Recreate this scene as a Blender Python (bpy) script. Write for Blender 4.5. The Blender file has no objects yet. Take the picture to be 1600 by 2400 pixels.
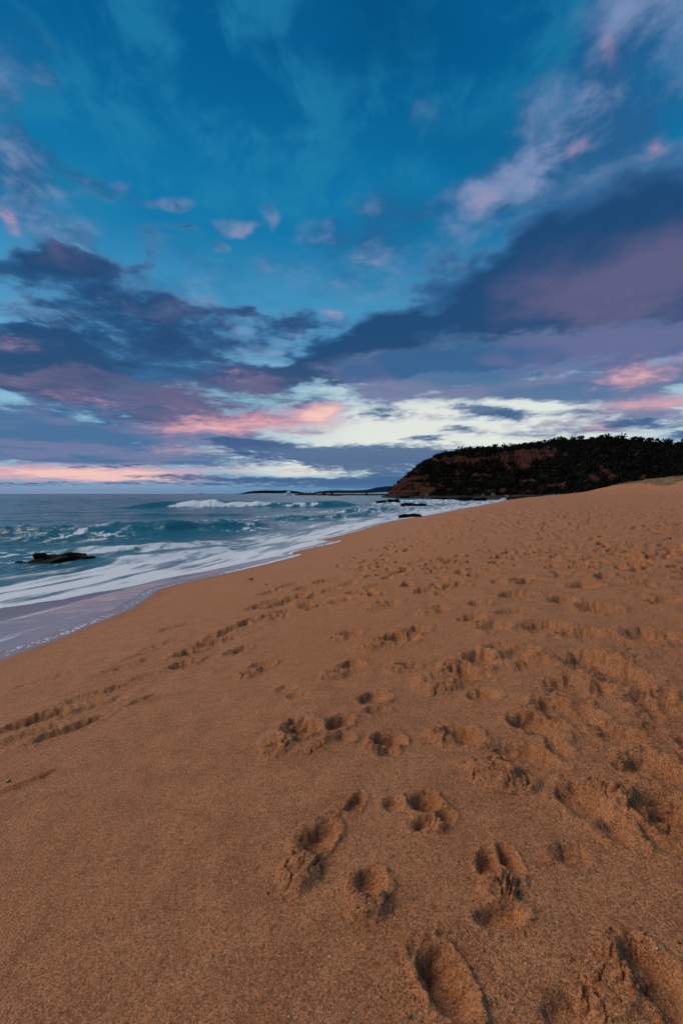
import bpy, bmesh, math, random
import numpy as np
from math import radians as R

SC = bpy.context.scene
COL = SC.collection
random.seed(11)

# ------------------------------------------------------------------ camera
CAM_Z = 2.6
cam_d = bpy.data.cameras.new('camera')
cam_d.sensor_fit = 'VERTICAL'; cam_d.sensor_height = 36.0; cam_d.lens = 16.0
cam_d.clip_start = 0.05; cam_d.clip_end = 100000.0
cam = bpy.data.objects.new('camera', cam_d); COL.objects.link(cam)
cam.location = (0, 0, CAM_Z); cam.rotation_euler = (R(90 - 2.3), 0, 0)
SC.camera = cam

# ------------------------------------------------------------------ light and exposure
SUN_EL, SUN_AZ = 38.0, -84.0          # degrees above the horizon, degrees right of straight ahead
sun_d = bpy.data.lights.new('sun', 'SUN'); sun_d.energy = 2.1; sun_d.angle = R(54)
sun_d.color = (1.0, 0.77, 0.57)
sun = bpy.data.objects.new('sun', sun_d); COL.objects.link(sun)
sun.rotation_euler = (R(-(90 - SUN_EL)), 0, R(-SUN_AZ))   # lamp -Z points from the sun to the scene
vs = SC.view_settings
vs.view_transform = 'Standard'; vs.look = 'None'; vs.exposure = 0.0; vs.gamma = 1.0
vs.use_curve_mapping = False
SC.cycles.use_denoising = True; SC.cycles.use_adaptive_sampling = True; SC.cycles.adaptive_threshold = 0.02
SC.cycles.max_bounces = 4; SC.cycles.diffuse_bounces = 2; SC.cycles.glossy_bounces = 2; SC.cycles.transparent_max_bounces = 8
SC.cycles.caustics_reflective = False; SC.cycles.caustics_refractive = False

# ------------------------------------------------------------------ node helpers
class Tree:
    """small expression layer over a node tree"""
    def __init__(s, nt): s.nt = nt
    def node(s, t, **kw):
        n = s.nt.nodes.new(t)
        for k, v in kw.items(): setattr(n, k, v)
        return n
    def put(s, sock, v):
        if isinstance(v, V): s.nt.links.new(v.o, sock)
        elif v is not None: sock.default_value = v
    def math(s, op, *a, clamp=False):
        n = s.node('ShaderNodeMath', operation=op, use_clamp=clamp)
        for i, v in enumerate(a): s.put(n.inputs[i], v)
        return V(s, n.outputs[0])
    def vmath(s, op, *a, out=0):
        n = s.node('ShaderNodeVectorMath', operation=op)
        for i, v in enumerate(a):
            if op == 'SCALE' and i == 1: s.put(n.inputs['Scale'], v)
            else: s.put(n.inputs[i], v)
        return V(s, n.outputs[out])
    def ss(s, lo, hi, x, a=0.0, b=1.0, kind='SMOOTHSTEP'):
        n = s.node('ShaderNodeMapRange', interpolation_type=kind)
        n.inputs['From Min'].default_value = lo; n.inputs['From Max'].default_value = hi
        n.inputs['To Min'].default_value = a; n.inputs['To Max'].default_value = b
        s.put(n.inputs['Value'], x); return V(s, n.outputs[0])
    def mix(s, a, b, f, blend='MIX'):
        n = s.node('ShaderNodeMix', data_type='RGBA', blend_type=blend); n.clamp_factor = True
        s.put(n.inputs[0], f); s.put(n.inputs[6], a); s.put(n.inputs[7], b)
        return V(s, n.outputs[2])
    def noise(s, vec, scale, detail=4.0, rough=0.55, dist=0.0, color=False, lac=2.0, dim='3D'):
        n = s.node('ShaderNodeTexNoise', noise_dimensions=dim)
        s.put(n.inputs['Vector'], vec)
        for k, v in (('Scale', scale), ('Detail', detail), ('Roughness', rough), ('Distortion', dist), ('Lacunarity', lac)):
            s.put(n.inputs[k], v)
        return V(s, n.outputs[1 if color else 0])
    def voro(s, vec, scale, feature='F1', out=0, rand=1.0):
        n = s.node('ShaderNodeTexVoronoi', feature=feature)
        s.put(n.inputs['Vector'], vec); s.put(n.inputs['Scale'], scale); s.put(n.inputs['Randomness'], rand)
        return V(s, n.outputs[out])
    def xyz(s, x, y, z):
        n = s.node('ShaderNodeCombineXYZ')
        for i, v in enumerate((x, y, z)): s.put(n.inputs[i], v)
        return V(s, n.outputs[0])
    def sep(s, v):
        n = s.node('ShaderNodeSeparateXYZ'); s.put(n.inputs[0], v)
        return [V(s, o) for o in n.outputs]
    def attr(s, name, out=2):
        n = s.node('ShaderNodeAttribute'); n.attribute_name = name
        return V(s, n.outputs[out])
    def ramp(s, f, stops, interp='LINEAR'):
        n = s.node('ShaderNodeValToRGB'); r = n.color_ramp; r.interpolation = interp
        while len(r.elements) < len(stops): r.elements.new(0.5)
        for e, (p, c) in zip(r.elements, stops):
            e.position = p; e.color = (*c, 1.0)
        s.put(n.inputs[0], f); return V(s, n.outputs[0])
class V:
    def __init__(s, t, o): s.t = t; s.o = o
    def __add__(s, b): return s.t.math('ADD', s, b)
    __radd__ = __add__
    def __mul__(s, b): return s.t.math('MULTIPLY', s, b)
    __rmul__ = __mul__
    def __sub__(s, b): return s.t.math('SUBTRACT', s, b)
    def __rsub__(s, b): return s.t.math('SUBTRACT', b, s)
    def __truediv__(s, b): return s.t.math('DIVIDE', s, b)
    def __rtruediv__(s, b): return s.t.math('DIVIDE', b, s)

def lin(r, g, b):
    f = lambda c: (c / 255 / 12.92) if c / 255 <= 0.04045 else ((c / 255 + 0.055) / 1.055) ** 2.4
    return (f(r), f(g), f(b))
def lin4(r, g, b, k=1.0):
    return tuple(c * k for c in lin(r, g, b)) + (1.0,)

# ------------------------------------------------------------------ sky
SKY_STRENGTH = 0.1
def build_sky():
    w = bpy.data.worlds.new('World'); SC.world = w; w.use_nodes = True
    nt = w.node_tree; nt.nodes.clear(); T = Tree(nt)
    tc = T.node('ShaderNodeTexCoord'); d = V(T, tc.outputs['Generated'])
    x, y, z = T.sep(d)
    az = T.math('ARCTAN2', x, y) * 57.29578
    el = T.math('ARCSINE', z) * 57.29578
    elp = T.math('MAXIMUM', el, 0.0)
    zc = T.math('MAXIMUM', z, 0.0)
    # a flat cloud deck seen in perspective
    inv = 1.0 / (zc + 0.10)
    deck = T.xyz(x * inv, y * inv, 0.0)
    n1 = T.noise(deck, 2.4, 7.0, 0.62, 0.25, dim='2D')
    n2 = T.noise(T.vmath('ADD', deck, (7.3, 2.1, 0.0)), 1.1, 3.0, 0.5, 0.0, dim='2D')
    n3 = T.noise(T.vmath('ADD', deck, (1.3, 9.1, 0.0)), 7.5, 5.0, 0.68, 0.0, dim='2D')
    n4 = T.noise(T.vmath('ADD', deck, (4.7, 3.9, 0.0)), 4.2, 5.0, 0.6, 0.2, dim='2D')
    m1 = n1 - 0.5; m2 = n2 - 0.5; m3 = n3 - 0.5; m4 = n4 - 0.5
    # warped direction used to place cloud bodies; the warp fades toward the horizon
    wcol = T.noise(deck, 1.7, 4.0, 0.6, 0.0, color=True, dim='2D')
    wamp = T.ss(0.0, 26.0, elp, 0.35, 1.0, 'LINEAR')
    wx, wy, _ = T.sep(wcol)
    pos = (az + (wx - 0.5) * (wamp * 22.0), el + (wy - 0.5) * (wamp * 11.0))
    pos0 = (az + (wx - 0.5) * (wamp * 7.0), el + (wy - 0.5) * (wamp * 2.2))
    last = [None]
    def field(blobs, pq):
        """sum of soft ellipses, three to a vector"""
        a_, e_ = pq
        if last[0] is not None: a_ = a_ + last[0] * 1e-7          # keeps the evaluation in order
        A = T.xyz(a_, a_, a_); E = T.xyz(e_, e_, e_); acc = None
        for i in range(0, len(blobs), 3):
            tri = list(blobs[i:i + 3])
            while len(tri) < 3: tri.append((0, 0, 1, 1, 0, 0))
            ks = [(math.cos(R(r_)) / (1.85 * ha), math.sin(R(r_)) / (1.85 * ha), -math.sin(R(r_)) / (1.85 * he), math.cos(R(r_)) / (1.85 * he), a0, e0) for (a0, e0, ha, he, r_, w_) in tri]
            col_ = lambda f: tuple(f(k) for k in ks)
            U = T.vmath('MULTIPLY_ADD', A, col_(lambda k: k[0]), T.vmath('MULTIPLY_ADD', E, col_(lambda k: k[1]), col_(lambda k: -k[0] * k[4] - k[1] * k[5])))
            W = T.vmath('MULTIPLY_ADD', A, col_(lambda k: k[2]), T.vmath('MULTIPLY_ADD', E, col_(lambda k: k[3]), col_(lambda k: -k[2] * k[4] - k[3] * k[5])))
            q = T.vmath('MULTIPLY_ADD', W, W, T.vmath('MULTIPLY', U, U))
            f = T.vmath('SUBTRACT', (1, 1, 1), T.vmath('MINIMUM', q, (1, 1, 1)))
            d_ = T.vmath('DOT_PRODUCT', T.vmath('MULTIPLY', f, f), tuple(t[5] for t in tri), out=1)
            acc = d_ if acc is None else acc + d_
        last[0] = acc
        return acc
    # clear air: physical sky, graded to the dusk
    sk = T.node('ShaderNodeTexSky', sky_type='NISHITA')
    sk.sun_disc = False; sk.sun_elevation = R(SUN_EL); sk.sun_rotation = R(SUN_AZ)
    sk.air_density = 1.0; sk.dust_density = 0.3; sk.ozone_density = 1.0
    grade = T.ramp(T.math('MULTIPLY', elp, 1 / 60.0), SKY_GRADE)
    clear_p = T.mix(V(T, sk.outputs[0]), grade, 1.0, 'MULTIPLY')
    base = T.ramp(T.math('MULTIPLY', elp, 1 / 60.0), SKY_CLEAR, 'EASE')
    west = field(SKY_WEST, pos0)                          # afterglow low down ahead
    base = T.mix(base, lin4(238, 241, 232), T.math('MULTIPLY', west, 1.0, clamp=True))
    base = T.vmath('SCALE', base, 10.0)
    K = 10.0
    col = T.mix(clear_p, base, 0.86)
    # faint fibrous high cloud
    fib = T.noise(T.xyz(x * inv * 1.35, y * inv * 0.95, 0.0), 4.4, 4.0, 0.58, 0.3, dim='2D')
    col = T.mix(col, lin4(34, 128, 170, K), T.ss(0.40, 0.70, fib + m3 * 0.25, 0, 0.66) * T.ss(14, 32, elp) * T.ss(0.36, 0.60, n2, 0.25, 1.0))
    col = T.mix(col, lin4(2, 66, 112, K), T.ss(0.54, 0.36, n2, 0, 0.5) * T.ss(20, 46, elp))
    far_side = T.ss(38, 52, T.math('ABSOLUTE', az))       # out of view the deck simply goes on
    gate = lambda f: T.math('MULTIPLY_ADD', f, 2.2, 0.12, clamp=True)
    # soft pale cloud
    fp0 = field(SKY_PALE, pos) + far_side * T.ss(4, 14, elp) * 0.42
    fp = fp0 + (m1 * 1.9 + m2 * 0.9) * gate(fp0)
    ap = T.ss(0.05, 1.3, fp)
    cp = T.mix(lin4(40, 94, 142, K), lin4(124, 146, 186, K), T.ss(0.36, 0.68, n4 + m1 * 0.4))
    cp = T.mix(cp, lin4(176, 150, 178, K), T.ss(0.58, 0.80, n4 + m3 * 0.5) * 0.5)
    col = T.mix(col, cp, ap * 0.9)
    # dark cloud
    fd0 = field(SKY_DARK, pos) + far_side * T.ss(2, 8, elp) * T.ss(46, 24, elp) * 0.48
    fd = fd0 + (m1 * 1.9 + m3 * 1.0) * gate(fd0) * T.ss(0.8, 1.9, fd0, 1.0, 0.4)
    ad = T.ss(0.05, 1.05, fd)
    cd = T.mix(lin4(84, 124, 166, K), lin4(50, 98, 146, K), T.ss(0.15, 0.95, fd + m4 * 1.2))
    cd = T.mix(cd, lin4(32, 70, 114, K), T.ss(0.55, 1.6, fd + m2 * 1.4 + m4 * 0.9))
    fm = field(SKY_MAUVE, pos) + m2 * 1.2 + m4 * 0.7
    cd = T.mix(cd, lin4(100, 94, 130, K), T.ss(-0.1, 1.35, fm) * 0.9)
    cd = T.mix(cd, lin4(104, 134, 174, K), T.ss(0.54, 0.74, n4) * T.ss(1.3, 0.6, fd0) * 0.4)
    col = T.mix(col, cd, ad * 0.95)
    # banded low cloud, small scale
    fs0 = field(SKY_BAND, pos0) + far_side * T.ss(10, 5, elp) * 0.5
    fs = fs0 + (m1 * 2.0 + m3 * 1.1) * gate(fs0)
    cs = T.mix(lin4(100, 136, 174, K), lin4(60, 102, 148, K), T.ss(0.25, 1.0, fs + m4 * 0.8))
    cs = T.mix(cs, lin4(132, 122, 160, K), T.ss(0.42, 0.62, n2) * 0.5)
    col = T.mix(col, cs, T.ss(0.08, 1.05, fs) * 0.9)
    # sunlit pink
    fk0 = field(SKY_PINK, pos0)
    fk = fk0 + (m1 * 1.6 + m3 * 1.2 + m4 * 0.9) * gate(fk0)
    ck = T.mix(lin4(150, 128, 168, K), lin4(228, 170, 180, K), T.ss(0.15, 1.25, fk))
    ck = T.mix(ck, lin4(255, 200, 186, K), T.ss(1.15, 1.9, fk))
    col = T.mix(col, ck, T.ss(0.0, 1.45, fk) * 0.82)
    # last cloud: thin slate bars in front
    fb0 = field(SKY_BAR, pos0)
    fb = fb0 + (m3 * 1.3 + m1 * 1.5) * gate(fb0)
    col = T.mix(col, T.mix(lin4(110, 138, 170, K), lin4(56, 92, 138, K), T.ss(0.4, 1.0, fb)), T.ss(0.15, 0.85, fb) * 0.9)
    # veil of air over the horizon
    hz = T.mix(lin4(120, 140, 178, K), lin4(84, 134, 174, K), T.ss(-34, -4, az))
    col = T.mix(col, hz, T.ss(1.5, 0.2, el) * 0.85)
    bg = T.node('ShaderNodeBackground'); T.put(bg.inputs[0], col); bg.inputs[1].default_value = SKY_STRENGTH
    out = T.node('ShaderNodeOutputWorld'); nt.links.new(bg.outputs[0], out.inputs[0])
    w.cycles.sampling_method = 'NONE'      # a smooth dome needs no map

SKY_CLEAR = [(0.0, lin(128, 164, 196)), (0.07, lin(150, 192, 214)), (0.20, lin(140, 194, 216)), (0.33, lin(74, 156, 200)),
             (0.50, lin(14, 122, 174)), (0.72, lin(4, 96, 148)), (0.9, lin(4, 82, 128)), (1.0, lin(4, 74, 116))]
SKY_GRADE = [(0.0, (0.5, 0.5, 0.55)), (0.3, (0.2, 0.45, 0.65)), (0.7, (0.05, 0.3, 0.6)), (1.0, (0.03, 0.25, 0.5))]
# cloud bodies: azimuth, elevation, half width, half height (degrees), tilt, weight
SKY_WEST = [(10.6,7.14,16.85,3.15,-1,1.20), (-2.4,2.94,8.18,0.76,0,1.00), (-9.9,4.50,9.54,1.28,1,0.55), (27.4,8.81,12.04,2.34,-4,0.80),
    (4.1,12.46,8.64,2.56,-1,0.40), (19.1,12.79,14.56,2.41,-4,0.30)]
SKY_PALE = [(-12.6,29.98,3.04,1.01,24,0.55), (-6.6,32.31,1.19,1.74,51,0.45), (26.8,35.18,11.03,5.39,10,1.10), (21.1,34.80,6.28,2.91,17,0.60),
    (29.2,38.34,2.02,3.67,29,0.60), (17.7,38.48,2.43,0.88,16,0.60), (6.1,39.08,1.32,2.55,58,0.45), (31.7,32.05,7.88,2.91,1,0.95),
    (12.9,30.33,5.31,2.27,10,0.80), (4.1,29.75,3.99,1.37,-2,0.85), (3.5,26.09,5.88,2.96,-1,0.60), (-33.9,30.15,3.41,4.76,-2,1.10),
    (-34.1,34.92,3.04,2.87,18,0.35), (-27.9,30.91,2.49,0.91,-19,0.75), (-22.5,30.11,1.76,0.79,10,0.70), (-14.4,26.85,1.52,0.57,6,0.60),
    (-6.6,26.40,1.86,1.67,3,0.40), (21.1,32.45,9.57,2.33,5,0.80), (-24.5,20.78,14.68,3.43,4,0.60), (-8.8,17.77,7.93,1.91,3,0.50)]
SKY_DARK = [(19.0,18.96,20.24,1.81,-3,0.80), (5.2,16.69,9.08,1.77,6,0.60), (23.7,20.90,16.06,4.78,-1,0.80), (15.6,16.88,11.46,2.28,1,1.00),
    (28.1,16.40,11.04,1.73,-8,0.70), (8.9,15.59,7.91,1.58,1,1.00), (25.1,17.69,14.30,2.19,-8,0.90), (35.2,26.48,5.63,4.00,-6,0.80),
    (30.7,25.86,12.53,5.12,1,1.30), (23.7,16.53,16.34,1.81,-5,0.80), (15.5,22.32,11.97,3.69,12,1.20), (5.2,17.42,9.05,2.44,8,1.20),
    (32.0,20.66,11.65,4.00,-8,1.20), (-1.8,15.26,4.33,1.39,8,1.10), (19.0,17.96,14.44,2.07,-2,1.00), (-29.6,20.34,7.14,2.12,-2,1.15),
    (-24.4,24.28,2.03,2.20,10,1.00), (-32.3,23.29,4.52,1.38,3,1.00), (-35.6,22.49,2.20,2.57,14,1.00), (-16.0,19.39,5.92,1.62,-2,1.00),
    (-7.7,20.40,2.39,1.02,3,0.70), (-20.7,27.23,1.90,0.39,9,0.50), (-31.8,27.74,1.20,2.09,14,0.35), (-22.3,14.18,15.19,2.36,-0,1.25),
    (-33.7,12.59,5.99,2.15,4,1.15), (-9.4,13.34,7.34,2.02,-7,1.15), (-25.5,10.13,12.24,1.91,-5,1.15), (-14.1,8.84,9.22,1.43,2,0.90),
    (-33.2,15.18,5.60,1.07,1,0.80), (-23.2,17.50,7.22,1.18,-1,0.80)]
SKY_MAUVE = [(30.1,19.84,7.27,2.27,-7,1.10), (33.8,22.54,6.09,2.62,-13,0.70), (21.3,23.33,6.41,2.58,1,0.45), (-34.4,12.49,5.14,0.94,3,0.70),
    (-25.5,11.07,10.05,1.42,-4,0.90), (-14.0,12.63,6.07,2.01,-7,0.70), (-17.1,9.47,7.96,2.01,3,0.90), (-7.8,12.38,5.30,1.23,-6,0.80),
    (-35.2,24.39,1.48,2.14,15,0.60), (-21.7,22.66,1.71,0.92,-21,0.50), (-30.8,17.66,9.82,2.56,1,-0.60)]
SKY_BAND = [(17.7,11.67,12.84,0.89,-4,0.62), (30.3,8.34,8.13,0.64,-5,0.60), (11.6,9.29,10.44,0.52,-2,0.50), (4.1,12.20,5.94,0.72,-1,0.50),
    (12.6,14.92,11.34,1.66,-1,0.90), (23.8,13.80,11.85,1.20,-6,0.60), (-34.5,8.40,5.94,0.96,6,0.90), (-21.0,6.78,9.48,0.80,-1,0.80),
    (-32.3,6.82,8.99,1.08,4,1.30), (-25.6,5.10,14.21,1.17,2,1.00), (-34.6,4.66,5.93,1.16,3,1.10), (-19.1,3.71,12.68,0.72,1,1.00),
    (-15.1,7.01,8.13,0.93,2,0.60), (16.6,15.14,12.90,1.44,-1,0.95), (27.3,15.42,12.13,1.49,-10,1.00), (31.4,11.58,8.61,1.07,-0,0.85),
    (11.5,13.99,8.82,1.29,1,0.90), (26.0,11.49,8.80,1.02,-5,0.80), (34.0,15.87,6.50,1.21,-14,0.90), (26.1,7.24,11.40,0.77,-1,0.75),
    (33.4,9.17,6.03,0.88,-1,0.70), (4.1,10.91,6.49,1.04,-1,0.50)]
SKY_PINK = [(-2.3,10.21,2.17,0.94,14,1.30), (-7.8,8.87,8.56,1.56,5,1.10), (-13.0,14.41,4.07,1.19,-6,0.50), (-30.0,2.37,11.91,0.85,1,1.50),
    (-23.4,1.81,8.28,0.50,-1,1.30), (-16.6,5.42,7.53,0.82,4,0.80), (32.2,12.01,4.21,1.06,2,0.85), (34.2,9.30,5.54,0.79,-0,0.95),
    (26.4,33.77,1.89,0.86,10,0.70), (34.8,31.59,1.37,0.82,11,0.75), (29.1,39.02,0.74,1.52,43,0.60), (-36.2,25.51,0.80,1.34,-16,0.60),
    (-1.8,21.26,1.51,0.64,1,0.50), (-5.1,3.04,8.13,0.43,0,0.70), (27.8,7.60,6.82,0.56,-4,0.60), (-35.1,15.03,3.26,0.58,6,0.50),
    (35.5,13.56,2.83,0.84,-0,0.70), (-19.1,7.62,4.87,1.01,3,0.60), (-23.3,9.59,10.00,1.27,-4,0.40), (-32.9,11.84,6.86,1.05,3,0.20)]
SKY_BAR = [(-5.1,5.09,10.82,1.07,-3,1.20), (5.2,4.45,8.66,1.29,4,1.20), (9.5,1.83,7.98,1.08,-0,1.10), (-12.0,6.16,4.16,0.53,-5,1.00),
    (17.4,9.70,4.74,0.70,-9,1.05), (13.9,7.82,2.05,0.36,-2,0.90), (10.6,6.82,2.63,0.32,-1,0.85), (33.1,7.34,3.45,0.49,-5,1.00),
    (5.7,9.95,4.84,0.63,1,0.65), (23.3,13.28,1.65,0.56,-6,0.80), (-12.1,1.82,10.46,0.27,0,0.80), (0.9,1.20,16.41,0.55,-0,1.00),
    (-27.0,3.11,6.95,0.24,2,0.70), (-19.2,2.17,5.86,0.21,1,0.70), (36.4,5.85,1.41,0.52,-4,0.90), (-33.2,1.01,15.35,0.23,1,0.70)]
build_sky()

# TERRAIN-BEGIN
# ------------------------------------------------------------------ noise and the lie of the land (metres, sea level = 0)
_prm = np.random.default_rng(5).permutation(512).astype(np.int32)
_ang = np.random.default_rng(6).random(512) * 2 * np.pi
_gx, _gy = np.cos(_ang).astype(np.float32), np.sin(_ang).astype(np.float32)
def gnoise(x, y):
    """gradient noise, about -0.7..0.7"""
    xi = np.floor(x); yi = np.floor(y)
    fx = (x - xi).astype(np.float32); fy = (y - yi).astype(np.float32)
    xi = xi.astype(np.int64); yi = yi.astype(np.int64)
    def g(ax, ay, dx, dy):
        h = _prm[(_prm[ax & 511] + ay) & 511]
        return _gx[h] * dx + _gy[h] * dy
    u = fx * fx * fx * (fx * (fx * 6 - 15) + 10); v = fy * fy * fy * (fy * (fy * 6 - 15) + 10)
    a = g(xi, yi, fx, fy); b = g(xi + 1, yi, fx - 1, fy); c = g(xi, yi + 1, fx, fy - 1); d = g(xi + 1, yi + 1, fx - 1, fy - 1)
    return (a + (b - a) * u) * (1 - v) + (c + (d - c) * u) * v
def fbm(x, y, octv=4, gain=0.5, lac=2.03):
    x = np.asarray(x, dtype=np.float64); y = np.asarray(y, dtype=np.float64)
    r = 0.0; a = 1.0
    for i in range(octv):
        r = r + a * gnoise(x + 17.3 * i, y - 9.1 * i); a *= gain; x = x * lac; y = y * lac
    return r
def sst(a, b, x):
    t = np.clip((x - a) / (b - a), 0, 1); return t * t * (3 - 2 * t)

SHORE = np.array([(-40, -110), (-22, -60), (-14, -25), (-9.6, -8), (-6.6, 0), (-4.9, 6), (-3.5, 11), (-1.9, 16), (-0.2, 22.7), (4.0, 37), (10, 50), (23, 80),
                  (40, 118), (58, 160), (72, 175), (92, 188), (125, 203), (190, 225), (300, 240)], float)
def _spline(p, n=6):
    out = []
    for i in range(len(p) - 1):
        p0, p1, p2, p3 = p[max(i - 1, 0)], p[i], p[i + 1], p[min(i + 2, len(p) - 1)]
        for k in range(n):
            t = k / n
            out.append(0.5 * ((2 * p1) + (p2 - p0) * t + (2 * p0 - 5 * p1 + 4 * p2 - p3) * t * t + (3 * p1 - p0 - 3 * p2 + p3) * t ** 3))
    out.append(p[-1]); return np.array(out)
SHORE_F = np.vstack([[(-12000, -32000), (-330, -900)], _spline(SHORE, 5), [(900, 330), (30000, 9000)]])
_len = np.concatenate([[0], np.cumsum(np.hypot(*np.diff(SHORE_F, axis=0).T))])
def _nearest(x, y, segs):
    best = np.full(x.shape, 1e18, np.float32); s = np.zeros_like(best); t = np.zeros_like(best)
    for i in segs:
        ax, ay = SHORE_F[i]; bx, by = SHORE_F[i + 1]
        dx, dy = bx - ax, by - ay; L2 = dx * dx + dy * dy
        k = np.clip(((x - ax) * dx + (y - ay) * dy) / L2, 0, 1)
        ex = x - (ax + k * dx); ey = y - (ay + k * dy); d2 = ex * ex + ey * ey
        side = np.sign(ex * dy - ey * dx)
        m = d2 < best
        best = np.where(m, d2, best); s = np.where(m, np.sqrt(d2) * side, s); t = np.where(m, _len[i] - T0 + k * math.sqrt(L2), t)
    return s, t
def shore_st(x, y):
    """s: metres inland of the shoreline (negative = seaward); t: metres along it from abreast of the camera"""
    x = np.asarray(x, np.float64); y = np.asarray(y, np.float64)
    if x.ndim < 2: return _nearest(x, y, range(len(SHORE_F) - 1))
    s = np.zeros(x.shape); t = np.zeros(x.shape)
    reach = np.hypot(x, y).max(1); i = 0
    while i < len(reach):                                   # rings: only shoreline pieces that can be nearest
        j = i + max(1, int(np.searchsorted(reach[i:], reach[i] * 1.5)))
        rm = 2 * reach[j - 1] + 8
        seg = [k for k in range(len(SHORE_F) - 1) if _dseg[k] < rm]
        s[i:j], t[i:j] = _nearest(x[i:j], y[i:j], seg); i = j
    return s, t
def _odist(a, b):
    d = b - a; k = np.clip(-(a @ d) / (d @ d), 0, 1); return float(np.hypot(*(a + k * d)))
_dseg = [_odist(SHORE_F[i], SHORE_F[i + 1]) for i in range(len(SHORE_F) - 1)]
T0 = float(np.interp(0.0, SHORE_F[:, 1], _len))        
_ps = np.arange(-400, 400, 0.25)
_pz = np.interp(_ps, [-400, -120, -30, -8, -3, 0, 3, 6.4, 10, 18, 26, 33, 39, 46, 60, 400],
                [-14, -7, -2.0, -0.55, -0.08, 0.26, 0.74, 1.33, 1.62, 2.02, 2.42, 3.4, 4.9, 6.4, 7.2, 7.4])
_pz = np.convolve(np.pad(_pz, 8, mode='edge'), np.hanning(19)[1:-1] / np.hanning(19).sum(), mode='valid')
def beach_z(x, y, st=None):
    s, t = shore_st(x, y) if st is None else st
    z = np.interp(s + np.interp(t, [90, 105, 130, 150, 180, 400], [0, 1.5, 4.5, 6.5, 8, 10]) * sst(9, 18, s), _ps, _pz)
    dry = sst(1.5, 5.0, s)
    z = z + dry * 0.05 * fbm(x / 2.6, y / 3.4, 2) + sst(14, 26, s) * 0.10 * fbm(x / 4.0 + 5, y / 6.0, 3)
    z = z + sst(20, 33, s) * (0.55 * fbm(x / 9.0 + 3, y / 9.0, 5, 0.55))          # dune face
    return z
# TERRAIN-END

# ------------------------------------------------------------------ mesh helpers
def mesh_obj(name, verts, faces, mat=None, parent=None, smooth=True):
    me = bpy.data.meshes.new(name)
    verts = np.asarray(verts, np.float32); faces = np.asarray(faces, np.int32)
    me.vertices.add(len(verts)); me.vertices.foreach_set('co', verts.ravel())
    nf, k = faces.shape
    me.loops.add(nf * k); me.loops.foreach_set('vertex_index', faces.ravel())
    me.polygons.add(nf); me.polygons.foreach_set('loop_start', np.arange(0, nf * k, k, dtype=np.int32))
    if smooth: me.polygons.foreach_set('use_smooth', np.ones(nf, bool))
    me.update(calc_edges=True)
    if mat: me.materials.append(mat)
    o = bpy.data.objects.new(name, me); COL.objects.link(o)
    if parent: o.parent = parent
    return o
def grid_faces(nr, nc, wrap=False):
    i, j = np.meshgrid(np.arange(nr - 1), np.arange(nc if wrap else nc - 1), indexing='ij')
    j2 = (j + 1) % nc
    return np.stack([i * nc + j, i * nc + j2, (i + 1) * nc + j2, (i + 1) * nc + j], -1).reshape(-1, 4)
def set_attr(o, name, arr):
    a = o.data.attributes.new(name, 'FLOAT', 'POINT'); a.data.foreach_set('value', np.asarray(arr, np.float32).ravel())
def tag(o, label=None, cat=None, group=None, kind=None):
    for k, v in (('label', label), ('category', cat), ('group', group), ('kind', kind)):
        if v: o[k] = v
    return o
def empty(name, loc, rz=0.0):
    o = bpy.data.objects.new(name, None); COL.objects.link(o); o.location = loc; o.rotation_euler = (0, 0, rz); o.empty_display_size = 0.2
    return o
def material(name):
    m = bpy.data.materials.new(name); m.use_nodes = True; m.node_tree.nodes.clear()
    T = Tree(m.node_tree)
    out = T.node('ShaderNodeOutputMaterial')
    p = T.node('ShaderNodeBsdfPrincipled')
    m.node_tree.links.new(p.outputs[0], out.inputs[0])
    return m, T, p, out
def bump(T, p, h, strength=1.0, dist=0.01, normal=None):
    b = T.node('ShaderNodeBump'); b.inputs['Strength'].default_value = strength; b.inputs['Distance'].default_value = dist
    T.put(b.inputs['Height'], h)
    if normal: T.nt.links.new(normal, b.inputs['Normal'])
    T.nt.links.new(b.outputs[0], p.inputs['Normal']); return b.outputs[0]

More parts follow.
